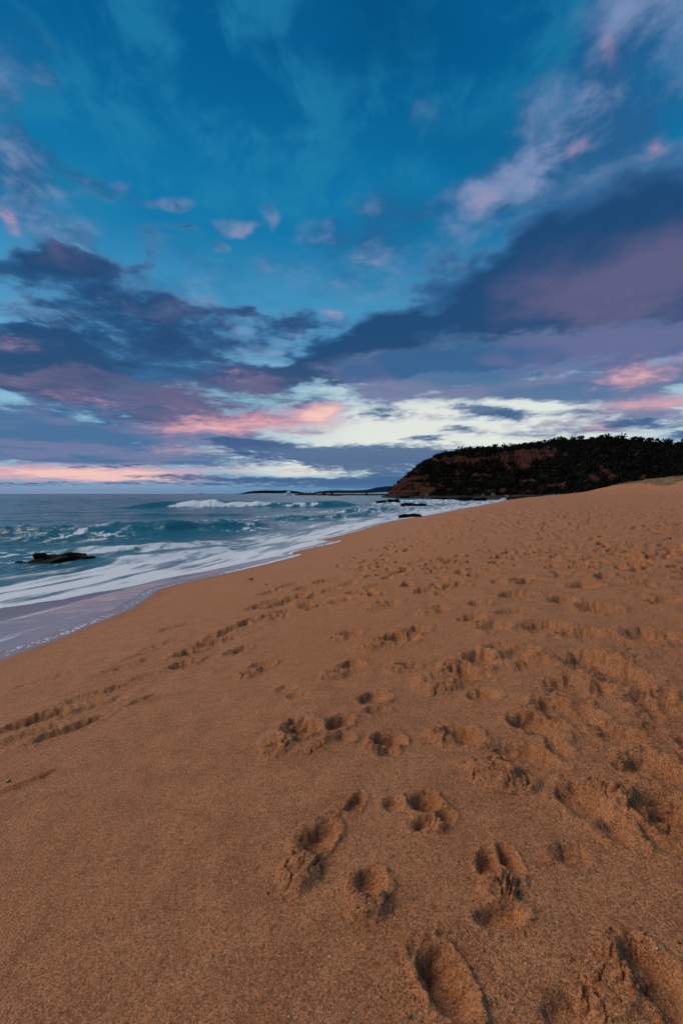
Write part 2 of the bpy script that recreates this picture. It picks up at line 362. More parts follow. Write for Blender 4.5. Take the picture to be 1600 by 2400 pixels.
# ------------------------------------------------------------------ sand
def sand_material():
    m, T, p, out = material('wet_orange_sand')
    tc = T.node('ShaderNodeTexCoord'); P = V(T, tc.outputs['Object'])
    wet = T.attr('wet'); churn = T.attr('churn')
    big = T.noise(P, 0.55, 4, 0.6); mid = T.noise(P, 6.0, 4, 0.6); grain = T.noise(P, 330.0, 2, 0.6); grit = T.noise(P, 95.0, 3, 0.65)
    c = T.mix((*SAND_A, 1), (*SAND_B, 1), T.ss(0.36, 0.64, big))
    c = T.mix(c, (*SAND_C, 1), T.ss(0.42, 0.68, mid + (big - 0.5) * 0.5) * 0.7)
    c = T.mix(c, (0.10, 0.045, 0.022, 1), T.ss(0.52, 0.68, grain) * 0.8)
    c = T.mix(c, (0.62, 0.36, 0.20, 1), T.ss(0.46, 0.30, grain) * 0.75)
    c = T.mix(c, (0.12, 0.055, 0.03, 1), T.ss(0.58, 0.75, grit) * 0.5)
    vor = T.node('ShaderNodeTexVoronoi'); T.put(vor.inputs['Vector'], P); vor.inputs['Scale'].default_value = 120.0
    vd = V(T, vor.outputs[0]); vc = T.sep(V(T, vor.outputs[1]))[0]
    v2 = T.node('ShaderNodeTexVoronoi'); T.put(v2.inputs['Vector'], P); v2.inputs['Scale'].default_value = 210.0
    g1, g2, g3 = T.sep(V(T, v2.outputs[1]))                              # every grain its own shade
    c = T.mix(c, (0.80, 0.44, 0.22, 1), T.ss(0.55, 1.0, g1) * 0.55)
    c = T.mix(c, (0.14, 0.050, 0.020, 1), T.ss(0.45, 1.0, g2) * 0.72)
    c = T.mix(c, (0.75, 0.62, 0.5, 1), T.ss(0.22, 0.10, vd) * T.ss(0.86, 0.9, vc))
    c = T.mix(c, (0.02, 0.012, 0.01, 1), T.ss(0.30, 0.12, vd) * T.ss(0.14, 0.10, vc) * 0.8)
    coarse = T.noise(P, 42.0, 3, 0.7)
    c = T.mix(c, (0.15, 0.062, 0.03, 1), T.ss(0.55, 0.72, coarse) * T.ss(0.45, 0.62, big, 0.25, 0.8))
    c = T.mix(c, (0.20, 0.095, 0.06, 1), wet * 0.62)
    T.put(p.inputs['Base Color'], c)
    T.put(p.inputs['Roughness'], T.ss(0.55, 1.0, wet, 0.80, 0.28))
    T.put(p.inputs['Specular IOR Level'], T.ss(0.5, 1.0, wet, 0.32, 0.5))
    h = grain * 0.9 + grit * 1.2 + mid * 0.5 * churn
    b = T.node('ShaderNodeBump'); b.inputs['Distance'].default_value = 0.008
    T.put(b.inputs['Height'], h); T.put(b.inputs['Strength'], T.ss(0.2, 0.95, wet, 0.95, 0.08))
    T.nt.links.new(b.outputs[0], p.inputs['Normal'])
    return m
SAND_A = (0.595, 0.224, 0.070); SAND_B = (0.67, 0.274, 0.100); SAND_C = (0.44, 0.154, 0.045)

# water's edge of the last wash, and how far behind it the white foam follows (metres along the shore; metres)
EDGE_T = [-40, -20, 0, 4, 7.5, 9.3, 10.8, 11.9, 12.6, 14.7, 16.5, 17.6, 18.1, 18.5, 19.5, 20.6, 21.5, 22.2, 23.0, 24.2, 25.2, 27.3, 31, 35, 40, 44, 50, 60, 75, 95, 120, 160, 300]
EDGE_S = [0.3, 0.0, 0.5, 0.2, 0.0, -0.27, -0.9, -1.5, -1.35, -0.72, -0.25, 0.05, 0.05, -0.55, -0.75, -0.35, 0.25, 0.5, 0.35, -0.8, -1.4, -0.8, -0.3, -0.45, -0.25, -0.35, 0.0, -0.2, 0.1, 0, 0.3, 0, 0]
FRONT_T = [-40, 0, 4, 7, 9.5, 10.8, 11.9, 13.6, 15.3, 17.3, 18.4, 19.6, 21, 22.2, 23.4, 25, 27, 40, 300]
FRONT_W = [3.4, 3.4, 3.4, 3.4, 3.3, 2.2, 1.35, 1.5, 1.3, 1.1, 0.45, 0.25, 0.5, 0.9, 0.5, 0.2, 0.35, 0.5, 0.5]
# polar sheet round the standpoint: fine ahead, coarse behind, reaching far past the headland
def build_sand():
    ca = np.radians(np.concatenate([np.linspace(-180, -70, 40, endpoint=False), np.linspace(-70, -41, 60, endpoint=False),
                                    np.linspace(-41, 41, 760, endpoint=False), np.linspace(41, 70, 60, endpoint=False), np.linspace(70, 180, 40, endpoint=False)]))
    q = np.linspace(1 / 0.95, 1 / 200.0, 620)                       # even steps of 1/r look even in perspective
    r_mid = 1 / q
    lg = np.geomspace(0.95, 200, 250)
    r = np.unique(np.round(np.concatenate([np.linspace(0.12, 0.93, 24), [0.001, 0.05], r_mid, lg, np.geomspace(205, 900, 14), np.geomspace(1200, 30000, 6)]), 5))
    keep = [0]
    for i in range(1, len(r)):
        if r[i] - r[keep[-1]] > 0.0011 * r[i]: keep.append(i)
    r = r[keep]
    A, Rr = np.meshgrid(ca, r); X = np.sin(A) * Rr; Y = np.cos(A) * Rr
    s, t = shore_st(X, Y); s = s.reshape(X.shape); t = t.reshape(X.shape)
    Z = beach_z(X, Y, (s, t)).astype(np.float64)
    dry = sst(1.8, 4.2, s)
    churn = np.clip(sst(5.5, 8.5, s + 1.2 * fbm(X / 1.7, Y / 1.7, 3)) * 1.0, 0, 1)
    near = sst(60, 15, Rr)
    # wind and wash relief, then foot-churned crumble
    Z += dry * near * (0.008 * fbm(X / 0.45, Y / 0.9, 3) + 0.0016 * fbm(X / 0.05, Y / 0.05, 2))
    cr = fbm(X / 0.10 + 40, Y / 0.10, 3, 0.55)
    Z += churn * sst(14, 5, Rr) * (0.010 * np.abs(cr) + 0.0045 * np.clip(fbm(X / 0.022, Y / 0.022, 2), 0, 1))
    Z += churn * 0.030 * fbm(X / 0.42 + 9, Y / 0.42, 3)
    far_t = sst(9, 22, Rr) * dry * sst(150, 70, Rr)
    Z += far_t * 0.13 * np.minimum(0.12, fbm(X / 0.62 + 3, Y / 0.8, 3, 0.62)) * sst(-0.35, 0.25, fbm(X / 6 + 1, Y / 9, 2) + 0.1)
    def window(px, py, rad):
        r0 = math.hypot(px, py); a0 = math.atan2(px, py)
        i0, i1 = np.searchsorted(r, r0 - rad), np.searchsorted(r, r0 + rad)
        da = rad / max(r0, 0.3)
        j0, j1 = np.searchsorted(ca, a0 - da), np.searchsorted(ca, a0 + da)
        return slice(i0, i1), slice(j0, j1)
    def pit(px, py, la, lb, ang, depth, seed, heel=0.0, wall=0.55):
        """a pressed hollow with ragged steep sides, a pushed-up rim and a floor that tilts toward one end"""
        rad = 1.9 * max(la, lb) + 0.01
        w = window(px, py, rad); x = X[w] - px; y = Y[w] - py
        if x.size == 0: return
        ca_, sa_ = math.cos(ang), math.sin(ang)
        a = x * sa_ + y * ca_; b = x * ca_ - y * sa_
        jag = 0.22 * fbm(x * 24 + seed, y * 24, 2) + 0.42 * fbm(x * 7 + seed * 1.7, y * 7, 2)
        qd = np.sqrt((a / la) ** 2 + (b / lb) ** 2) + jag
        if heel:                                                        # waist between the ball and the heel
            qd = np.minimum(np.sqrt(((a - 0.36 * la) / (0.66 * la)) ** 2 + (b / lb) ** 2), np.sqrt(((a + 0.60 * la) / (0.42 * la)) ** 2 + (b / (0.78 * lb)) ** 2)) + jag
        depth = depth * 0.88; flo = 1.0 + 0.35 * np.clip(a / la, -1, 1) + 0.5 * fbm(x * 11 + seed, y * 11 + 3, 2)
        Z[w] += -depth * flo * sst(1.04, 1.04 - wall, qd) + depth * 0.36 * np.exp(-((qd - 1.22) / 0.20) ** 2) * (0.65 + 0.9 * fbm(x * 18 + seed, y * 18, 2))
    def heap(px, py, la, lb, ang, h, seed, cells=16):
        """a shoved-up crust of damp sand, broken into plates"""
        rad = 1.4 * max(la, lb)
        w = window(px, py, rad); x = X[w] - px; y = Y[w] - py
        if x.size == 0: return
        ca_, sa_ = math.cos(ang), math.sin(ang)
        a = x * sa_ + y * ca_; b = x * ca_ - y * sa_
        qd = np.sqrt((a / la) ** 2 + (b / lb) ** 2) + 0.16 * fbm(x * 14 + seed, y * 14, 2)
        rg = np.random.default_rng(seed); pts = rg.uniform(-1.1, 1.1, (cells, 2)) * (la, lb); lift = rg.uniform(0.6, 1.15, cells)
        ax = a + 0.012 * fbm(x * 40, y * 40 + seed, 2); bx = b + 0.012 * fbm(x * 40 + 7, y * 40, 2)
        f1 = np.full(x.shape, 9.0); f2 = np.full(x.shape, 9.0); li = np.ones(x.shape)
        for k in range(cells):
            dd = np.hypot(ax - pts[k, 0], bx - pts[k, 1])
            li = np.where(dd < f1, lift[k], li); f2 = np.minimum(f2, np.maximum(dd, f1)); f1 = np.minimum(f1, dd)
        h = h * 1.0; body = sst(1.10, 0.60, qd)
        crack = sst(0.008, 0.001, f2 - f1) * sst(-0.25, 0.2, fbm(x * 9, y * 9 + seed, 2))
        Z[w] += h * body * (li + 0.25 * fbm(x * 22, y * 22 + seed, 2)) - crack * body * (h * 0.6 + 0.008)
    rg = np.random.default_rng(21)
    for k, (kind, px, py, la, lb, ang, d) in enumerate(PRINTS):
        g_ = 1.30 if math.hypot(px, py) < 2.4 else 1.55; la *= g_; lb *= g_; d *= 1.12
        if kind == 'p': pit(px, py, la, lb, ang, d, k * 3 + 1)
        elif kind == 'f': pit(px, py, la, lb, ang, d, k * 3 + 1, heel=1.0)
        else: heap(px, py, la, lb, ang, d, k * 3 + 1)
    # trampled ground up the beach to the right
    NP = 420; RR = 2.0 * (13 / 2.0) ** rg.random(NP); AA = rg.uniform(0.0, 0.75, NP); FX, FY = np.sin(AA) * RR, np.cos(AA) * RR; SS = shore_st(FX, FY)[0]
    for fx, fy, ss_ in zip(FX, FY, SS):
        if rg.random() > sst(6.9, 9.5, ss_ + 0.9 * float(fbm(np.array([fx / 1.5]), np.array([fy / 1.5]), 2)[0])) * 0.62: continue
        la = rg.uniform(0.10, 0.18); an = rg.normal(0.1, 0.5); kk = int(rg.integers(1e6))
        pit(fx, fy, la, rg.uniform(0.055, 0.095), an, rg.uniform(0.018, 0.045), kk, heel=float(rg.random() < 0.7), wall=rg.uniform(0.5, 0.9))
        if rg.random() < 0.55: heap(fx + rg.normal(0, 0.05), fy - la * 0.9, rg.uniform(0.05, 0.11), rg.uniform(0.05, 0.1), an, rg.uniform(0.012, 0.028), kk + 1, 12)
    # walkers' tracks farther along the beach
    n = 0
    for k in range(130):
        y0 = rg.uniform(5.0, 70); sx = rg.uniform(3.2, 20) if y0 > 9 else rg.uniform(6, 13)
        i = int(np.argmin(np.abs(SHORE_F[:, 1] - y0))); dirv = SHORE_F[min(i + 1, len(SHORE_F) - 1)] - SHORE_F[i]; dirv /= np.hypot(*dirv)
        nx, ny = dirv[1], -dirv[0]
        cx, cy = np.interp(y0, SHORE_F[:, 1], SHORE_F[:, 0]) + nx * sx, y0 + ny * sx
        h = math.atan2(dirv[0], dirv[1]) + rg.normal(0, 0.35); L = rg.integers(5, 22)
        for q_ in range(L):
            h += rg.normal(0, 0.05); st = 0.66
            cx += math.sin(h) * st; cy += math.cos(h) * st
            sd = 0.11 * (1 if q_ % 2 else -1)
            fx, fy = cx + math.cos(h) * sd, cy - math.sin(h) * sd
            if math.hypot(fx, fy) < 6.2 or math.hypot(fx, fy) > 85 or abs(math.atan2(fx, fy)) > 0.74: continue
            pit(fx, fy, rg.uniform(0.13, 0.17), rg.uniform(0.055, 0.08), h + rg.normal(0, 0.15), rg.uniform(0.03, 0.065), int(rg.integers(1e6)), heel=float(rg.random() < 0.5))
            if rg.random() < 0.3 and math.hypot(fx, fy) < 30: heap(fx - 0.14, fy - 0.03, 0.09, 0.07, h, 0.016, int(rg.integers(1e6)), 9)
    RR = 6.5 * (75 / 6.5) ** rg.random(2200); AA = rg.uniform(-0.5, 0.75, 2200)
    FX, FY = np.sin(AA) * RR, np.cos(AA) * RR; SS = shore_st(FX, FY)[0]
    for fx, fy, ss_, rr in zip(FX, FY, SS, RR):
        if ss_ < 2.6 or rg.random() > sst(2.2, 5.5, ss_) * sst(-0.30, 0.28, float(fbm(np.array([fx / 3.1]), np.array([fy / 5.0]), 2)[0])): continue
        pit(fx, fy, rg.uniform(0.11, 0.24), rg.uniform(0.06, 0.12), rg.uniform(-1.2, 1.4), rg.uniform(0.03, 0.08) * (1 + rr / 30), int(rg.integers(1e6)))
    wet = sst(-0.55, 0.15, np.interp(t, EDGE_T, EDGE_S) - s + 0.18 * fbm(X / 0.9, Y / 0.9, 3)) * np.where(Rr > 60, 0.8, 1.0)
    V3 = np.stack([X, Y, Z], -1).reshape(-1, 3)
    faces = grid_faces(len(r), len(ca), wrap=True)
    o = mesh_obj('beach', V3, faces, sand_material())
    set_attr(o, 'wet', wet); set_attr(o, 'churn', churn)
    tag(o, 'orange brown sand beach covered in footprints, sloping left to the sea', 'beach', kind='structure')
    return o
# hollows (p), bare or shod feet (f) and shoved-up crusts (h): x, y, half length, half width, heading, depth
PRINTS = [
    ('p', -0.099, 1.795, 0.085, 0.058, 0.49, 0.050), ('h', -0.151, 1.625, 0.072, 0.075, 0.17, 0.034), ('p', 0.097, 1.527, 0.055, 0.042, -0.17, 0.036),
    ('h', 0.089, 1.447, 0.050, 0.062, 0.00, 0.030), ('p', 0.517, 1.549, 0.050, 0.030, 0.21, 0.038), ('p', 0.588, 1.559, 0.062, 0.026, -0.10, 0.040),
    ('h', 0.516, 1.439, 0.055, 0.058, 0.00, 0.030), ('p', 0.487, 1.339, 0.035, 0.058, 0.00, 0.028), ('p', 0.360, 1.918, 0.062, 0.050, 0.00, 0.050),
    ('p', 0.329, 1.778, 0.035, 0.045, 0.00, 0.035), ('p', 0.428, 1.818, 0.045, 0.030, 0.17, 0.034), ('h', 0.365, 1.758, 0.035, 0.050, 0.52, 0.022),
    ('p', 0.229, 1.927, 0.040, 0.035, 0.00, 0.022), ('p', 0.070, 1.976, 0.055, 0.030, 0.44, 0.026), ('p', 0.905, 2.180, 0.150, 0.055, -0.70, 0.042),
    ('h', 0.715, 2.079, 0.130, 0.100, -0.52, 0.032), ('h', 0.788, 1.980, 0.060, 0.080, 0.00, 0.024), ('p', 1.094, 2.471, 0.100, 0.075, -0.21, 0.048),
    ('p', 1.081, 2.221, 0.060, 0.035, -0.14, 0.030), ('f', 0.995, 1.751, 0.170, 0.062, -0.14, 0.036), ('p', 0.803, 1.540, 0.050, 0.050, -0.35, 0.022),
    ('h', 1.099, 1.831, 0.120, 0.035, -0.21, 0.016), ('p', -0.254, 2.764, 0.090, 0.075, 0.31, 0.050), ('p', -0.024, 2.755, 0.060, 0.060, 0.00, 0.045),
    ('p', -0.010, 2.565, 0.050, 0.055, 0.00, 0.030), ('h', -0.364, 2.623, 0.120, 0.085, 0.21, 0.036), ('h', -0.205, 2.494, 0.050, 0.100, 0.00, 0.020),
    ('p', 0.252, 2.477, 0.060, 0.060, 0.00, 0.045), ('h', 0.187, 2.447, 0.070, 0.045, 0.00, 0.024), ('p', 0.234, 2.367, 0.040, 0.050, 0.00, 0.024),
    ('p', 0.218, 3.066, 0.060, 0.070, 0.00, 0.038), ('p', 0.213, 2.876, 0.035, 0.050, 0.00, 0.030), ('p', -0.434, 3.462, 0.050, 0.060, 0.52, 0.022),
    ('p', -0.314, 3.293, 0.040, 0.050, 0.00, 0.020), ('p', 0.656, 2.468, 0.090, 0.060, -0.61, 0.048), ('h', 0.564, 2.468, 0.080, 0.065, -0.35, 0.030),
    ('p', -0.743, 4.159, 0.080, 0.075, 0.31, 0.050), ('h', -0.821, 3.989, 0.090, 0.080, 0.17, 0.034), ('p', 0.077, 3.775, 0.085, 0.080, 0.35, 0.045),
    ('h', -0.056, 3.624, 0.100, 0.090, 0.52, 0.030), ('p', 0.532, 3.607, 0.060, 0.060, 0.35, 0.045), ('h', 0.429, 3.567, 0.070, 0.070, 0.00, 0.026),
    ('p', 1.098, 3.561, 0.130, 0.080, 0.14, 0.055), ('p', 0.901, 3.299, 0.120, 0.075, -0.61, 0.050), ('h', 0.689, 3.208, 0.150, 0.120, 0.00, 0.040),
    ('p', 0.914, 2.900, 0.060, 0.070, 0.00, 0.030), ('h', 0.833, 3.489, 0.080, 0.060, 0.00, 0.030), ('p', 0.103, 4.824, 0.090, 0.090, 0.35, 0.050),
    ('h', -0.055, 4.693, 0.090, 0.100, 0.17, 0.030), ('p', 0.559, 4.377, 0.130, 0.120, 0.26, 0.060), ('p', 0.767, 4.558, 0.100, 0.090, 0.26, 0.045),
    ('h', 0.304, 4.246, 0.110, 0.160, 0.00, 0.040), ('p', 1.144, 5.360, 0.090, 0.100, 0.52, 0.050), ('h', 1.009, 5.199, 0.090, 0.100, 0.00, 0.030),
    ('p', 2.644, 4.656, 0.130, 0.120, 0.00, 0.055), ('p', 2.519, 3.696, 0.130, 0.130, 0.00, 0.060), ('p', 1.782, 3.234, 0.120, 0.120, -0.35, 0.055),
    ('p', 1.854, 2.954, 0.130, 0.100, -0.14, 0.050), ('p', 2.053, 3.885, 0.090, 0.100, 0.00, 0.045), ('p', 1.880, 4.154, 0.130, 0.140, 0.35, 0.050),
    ('p', 1.453, 2.872, 0.100, 0.100, 0.00, 0.040), ('p', 1.288, 2.572, 0.120, 0.080, -0.61, 0.050), ('p', 1.393, 1.992, 0.090, 0.060, -0.09, 0.045),
    ('p', 1.304, 1.992, 0.060, 0.050, 0.00, 0.025), ('p', 1.250, 1.692, 0.090, 0.085, -0.52, 0.065), ('h', 1.188, 1.762, 0.120, 0.050, -0.61, 0.030),
    ('p', 1.156, 1.572, 0.080, 0.060, -0.70, 0.020), ('p', 0.280, 1.178, 0.100, 0.042, -0.26, 0.055), ('p', 0.807, 1.121, 0.090, 0.050, -0.17, 0.042),
    ('h', 0.754, 1.170, 0.060, 0.060, 0.00, 0.014), ('h', 0.678, 1.100, 0.060, 0.070, -0.35, 0.012), ('p', 0.564, 1.069, 0.050, 0.050, 0.00, 0.018),
    ('p', 1.406, 2.282, 0.080, 0.060, -0.26, 0.035), ('p', 1.859, 2.594, 0.100, 0.120, 0.00, 0.045), ('p', 1.740, 2.344, 0.100, 0.120, 0.00, 0.030),
    ('p', 0.999, 2.490, 0.050, 0.050, 0.00, 0.020), ('p', 1.370, 4.741, 0.080, 0.090, 0.00, 0.045), ('p', 1.452, 4.302, 0.080, 0.100, -0.52, 0.040),
    ('h', 1.397, 4.502, 0.060, 0.100, -0.52, 0.020), ('p', 0.603, 6.006, 0.120, 0.120, 0.35, 0.050), ('h', 0.397, 5.785, 0.100, 0.160, 0.00, 0.035),
    ('p', 1.620, 5.312, 0.080, 0.090, 0.00, 0.045), ('p', 2.159, 5.515, 0.120, 0.140, 0.00, 0.050), ('p', 3.064, 5.718, 0.110, 0.130, 0.00, 0.050),
    ('p', 2.478, 5.076, 0.100, 0.110, 0.17, 0.050), ('p', 3.376, 4.689, 0.110, 0.120, -0.35, 0.045), ('p', 1.824, 4.794, 0.070, 0.140, 0.00, 0.040),
    ('p', 1.402, 3.562, 0.080, 0.120, -0.70, 0.040), ('p', 1.334, 3.762, 0.070, 0.080, 0.00, 0.030), ('p', 1.417, 3.312, 0.080, 0.090, -0.70, 0.030),
    ('h', 2.058, 3.365, 0.120, 0.200, 0.00, 0.020), ('p', -2.044, 3.371, 0.176, 0.058, 0.87, 0.051), ('p', -2.174, 4.170, 0.165, 0.063, 0.79, 0.037),
    ('p', -2.394, 4.058, 0.143, 0.063, 0.79, 0.031), ('p', -1.637, 4.633, 0.110, 0.079, 0.70, 0.071), ('p', -1.754, 5.141, 0.121, 0.089, 0.61, 0.061),
    ('p', -1.418, 6.132, 0.176, 0.084, 0.70, 0.058), ('p', -1.595, 5.801, 0.165, 0.084, 0.70, 0.044), ('p', -1.111, 4.856, 0.110, 0.084, 0.35, 0.044),
    ('p', -2.554, 3.678, 0.176, 0.095, 0.87, 0.037), ('p', -2.301, 5.807, 0.176, 0.095, 0.79, 0.031), ('p', -2.503, 6.775, 0.220, 0.105, 0.79, 0.034),
    ('p', -1.670, 3.754, 0.099, 0.042, 0.70, 0.027), ('p', -1.876, 2.623, 0.154, 0.026, 0.91, 0.024), ('p', -2.031, 4.410, 0.154, 0.053, 0.79, 0.027),
    ('p', -1.221, 6.513, 0.176, 0.084, 0.79, 0.045), ('p', -1.025, 7.373, 0.198, 0.126, 0.70, 0.060), ('p', -0.779, 7.765, 0.176, 0.126, 0.52, 0.063),
    ('p', -1.390, 8.790, 0.176, 0.116, 0.70, 0.054), ('p', -0.698, 8.625, 0.176, 0.126, 0.35, 0.060), ('p', -1.115, 9.331, 0.198, 0.126, 0.52, 0.060),
    ('p', -0.385, 9.077, 0.176, 0.126, 0.35, 0.060), ('p', -1.288, 7.672, 0.165, 0.105, 0.70, 0.045), ('p', -0.865, 6.685, 0.154, 0.105, 0.70, 0.045),
    ('p', -0.554, 6.837, 0.132, 0.105, 0.35, 0.045), ('p', -2.317, 5.507, 0.200, 0.070, 0.84, 0.026), ('p', -2.387, 4.977, 0.200, 0.070, 0.84, 0.026),
    ('p', -2.090, 3.771, 0.200, 0.060, 0.84, 0.024), ('p', -2.452, 3.788, 0.220, 0.070, 0.87, 0.030), ('p', -2.420, 3.329, 0.220, 0.070, 0.87, 0.028),
    ('p', -1.686, 5.371, 0.180, 0.080, 0.73, 0.040), ('p', -1.468, 5.432, 0.180, 0.080, 0.73, 0.040), ('p', -3.230, 4.932, 0.250, 0.070, 0.87, 0.020),
    ('p', -1.384, 7.391, 0.160, 0.100, 0.70, 0.045), ('p', -0.872, 6.266, 0.120, 0.100, 0.52, 0.030), ('p', -0.467, 7.557, 0.140, 0.110, 0.35, 0.045),
    ('p', -0.182, 7.869, 0.140, 0.110, 0.35, 0.045), ('p', 0.127, 8.211, 0.140, 0.110, 0.35, 0.045), ('p', -0.026, 6.731, 0.140, 0.110, 0.35, 0.040),
    ('p', 0.316, 7.133, 0.140, 0.110, 0.35, 0.045), ('h', -1.773, 9.997, 0.120, 0.100, 0.00, 0.030), ('h', -0.650, 7.166, 0.120, 0.120, 0.00, 0.030)]
SHELLS = [(-1.140, 2.058), (-1.714, 2.624), (-1.487, 2.846), (-0.277, 1.364), (-0.421, 1.493), (-1.464, 3.066), (-1.278, 2.847), (-1.096, 2.548), (-0.867, 2.500), (-1.288, 3.536), (0.093, 1.417), (-0.365, 1.684), (-0.277, 1.954), (-1.720, 3.094)]
BEAD = (-2.010, 2.682)
GRIT_LINE = [(-1.805, 2.404), (-1.406, 3.246)]
SPRIGS = [(-2.219, 11.183, 0.160, 'little dark sprig of seaweed standing on smooth sand near the wash'), (-2.480, 3.548, 0.035, 'dark scrap of weed in a washed-out hollow at the left'), (-2.826, 5.324, 0.030, 'dark scrap of weed on the wet sand by the wash'), (-0.396, 1.713, 0.014, 'tiny dark scrap of weed on the bare sand left of the toes print'), (-0.812, 1.560, 0.014, 'tiny dark scrap of weed on the bare lower left sand')]
beach = build_sand()

# ------------------------------------------------------------------ sea
def crest(X, Y, pts, h, front, back):
    """height of one swell line; front = shoreward side"""
    pts = _spline(np.array(pts, float), 5); m0 = 14 * max(front, back) ** 0.5 + 8
    box = (X > pts[:, 0].min() - m0) & (X < pts[:, 0].max() + m0) & (Y > pts[:, 1].min() - m0) & (Y < pts[:, 1].max() + m0)
    x, y = X[box], Y[box]
    best = np.full(x.shape, 1e9); sd = np.zeros(x.shape); al = np.zeros(x.shape)
    L = np.concatenate([[0], np.cumsum(np.hypot(*np.diff(pts, axis=0).T))])
    for i in range(len(pts) - 1):
        ax, ay = pts[i]; dx, dy = pts[i + 1] - pts[i]; L2 = dx * dx + dy * dy
        k = np.clip(((x - ax) * dx + (y - ay) * dy) / L2, 0, 1)
        ex = x - ax - k * dx; ey = y - ay - k * dy; d = np.hypot(ex, ey)
        m = d < best; best = np.where(m, d, best); sd = np.where(m, d * np.sign(ex * dy - ey * dx), sd); al = np.where(m, (L[i] + k * math.sqrt(L2)) / L[-1], al)
    q = np.where(sd > 0, sd / front, -sd / back)
    env = sst(0, 0.22, al) * sst(1, 0.78, al)
    edge = sst(m0, m0 * 0.6, np.abs(sd))
    Zc = np.zeros(X.shape); SD = np.full(X.shape, 99.0); EN = np.zeros(X.shape)
    Zc[box] = h * env * edge / (1 + q ** 2) ** 1.5; SD[box] = sd; EN[box] = env * edge
    return Zc, SD, None, EN
def water_material():
    m, T, p, out = material('sea_water')
    foam = T.attr('foam'); film = T.attr('film')
    uv = T.node('ShaderNodeUVMap'); uv.uv_map = 'shore'
    ts = V(T, uv.outputs[0]); t_, s_, _ = T.sep(ts)
    tc = T.node('ShaderNodeTexCoord'); P = V(T, tc.outputs['Object'])
    flow = T.xyz(t_ * 0.22, s_ * 1.5, 0.0)
    fn = T.noise(flow, 1.6, 6, 0.62, 0.6); lace = T.noise(T.xyz(t_ * 0.9, s_ * 2.0, 0.0), 4.0, 5, 0.65, 1.2)
    f = T.ss(0.22, 0.78, foam + (fn - 0.5) * 1.0 * T.ss(0.02, 0.3, foam) + (lace - 0.5) * 0.32 * T.ss(0.02, 0.3, foam))
    murk = T.noise(P, 0.12, 4, 0.6)
    wc = T.mix((0.010, 0.125, 0.170, 1), (0.026, 0.185, 0.225, 1), T.ss(0.35, 0.65, murk))
    wc = T.mix(wc, (0.06, 0.19, 0.23, 1), T.ss(0.02, 0.5, foam))
    wc = T.mix(wc, (0.24, 0.31, 0.38, 1), T.ss(-9.0, -2.0, s_) * 0.85)          # sand-laden shallows
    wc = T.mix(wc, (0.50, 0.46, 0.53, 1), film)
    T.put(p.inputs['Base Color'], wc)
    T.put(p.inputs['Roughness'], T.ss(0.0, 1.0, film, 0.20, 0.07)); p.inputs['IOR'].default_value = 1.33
    cam_r = T.sep(P); dist = T.vmath('LENGTH', P, out=1)
    h1 = T.noise(T.xyz(cam_r[0] * 0.55, cam_r[1] * 1.0, 0.0), 1.1, 5, 0.62, 0.3)
    h2 = T.noise(T.xyz(cam_r[0] * 0.06, cam_r[1] * 0.14, 0.0), 1.0, 5, 0.6, 0.3)
    h = h1 * 0.26 + h2 * 3.4
    b = T.node('ShaderNodeBump'); b.inputs['Distance'].default_value = 0.7
    T.put(b.inputs['Height'], h); T.put(b.inputs['Strength'], T.ss(0.0, 0.5, film, 0.75, 0.02))
    T.nt.links.new(b.outputs[0], p.inputs['Normal'])
    fm = T.node('ShaderNodeBsdfPrincipled'); T.put(fm.inputs['Base Color'], T.mix((0.58, 0.72, 0.80, 1), (0.90, 0.95, 0.97, 1), f))
    fm.inputs['Roughness'].default_value = 0.75
    fm.inputs['Subsurface Weight'].default_value = 0.0
    mx = T.node('ShaderNodeMixShader'); T.put(mx.inputs[0], f * 0.96)
    T.nt.links.new(p.outputs[0], mx.inputs[1]); T.nt.links.new(fm.outputs[0], mx.inputs[2])
    tr = T.node('ShaderNodeBsdfTransparent')
    mt = T.node('ShaderNodeMixShader')
    T.put(mt.inputs[0], T.math('MULTIPLY', T.ss(0.0, 1.0, film, 0.0, 0.34), T.ss(0.0, 0.7, f, 1.0, 0.0)))
    T.nt.links.new(mx.outputs[0], mt.inputs[1]); T.nt.links.new(tr.outputs[0], mt.inputs[2])
    T.nt.links.new(mt.outputs[0], out.inputs[0])
    return m
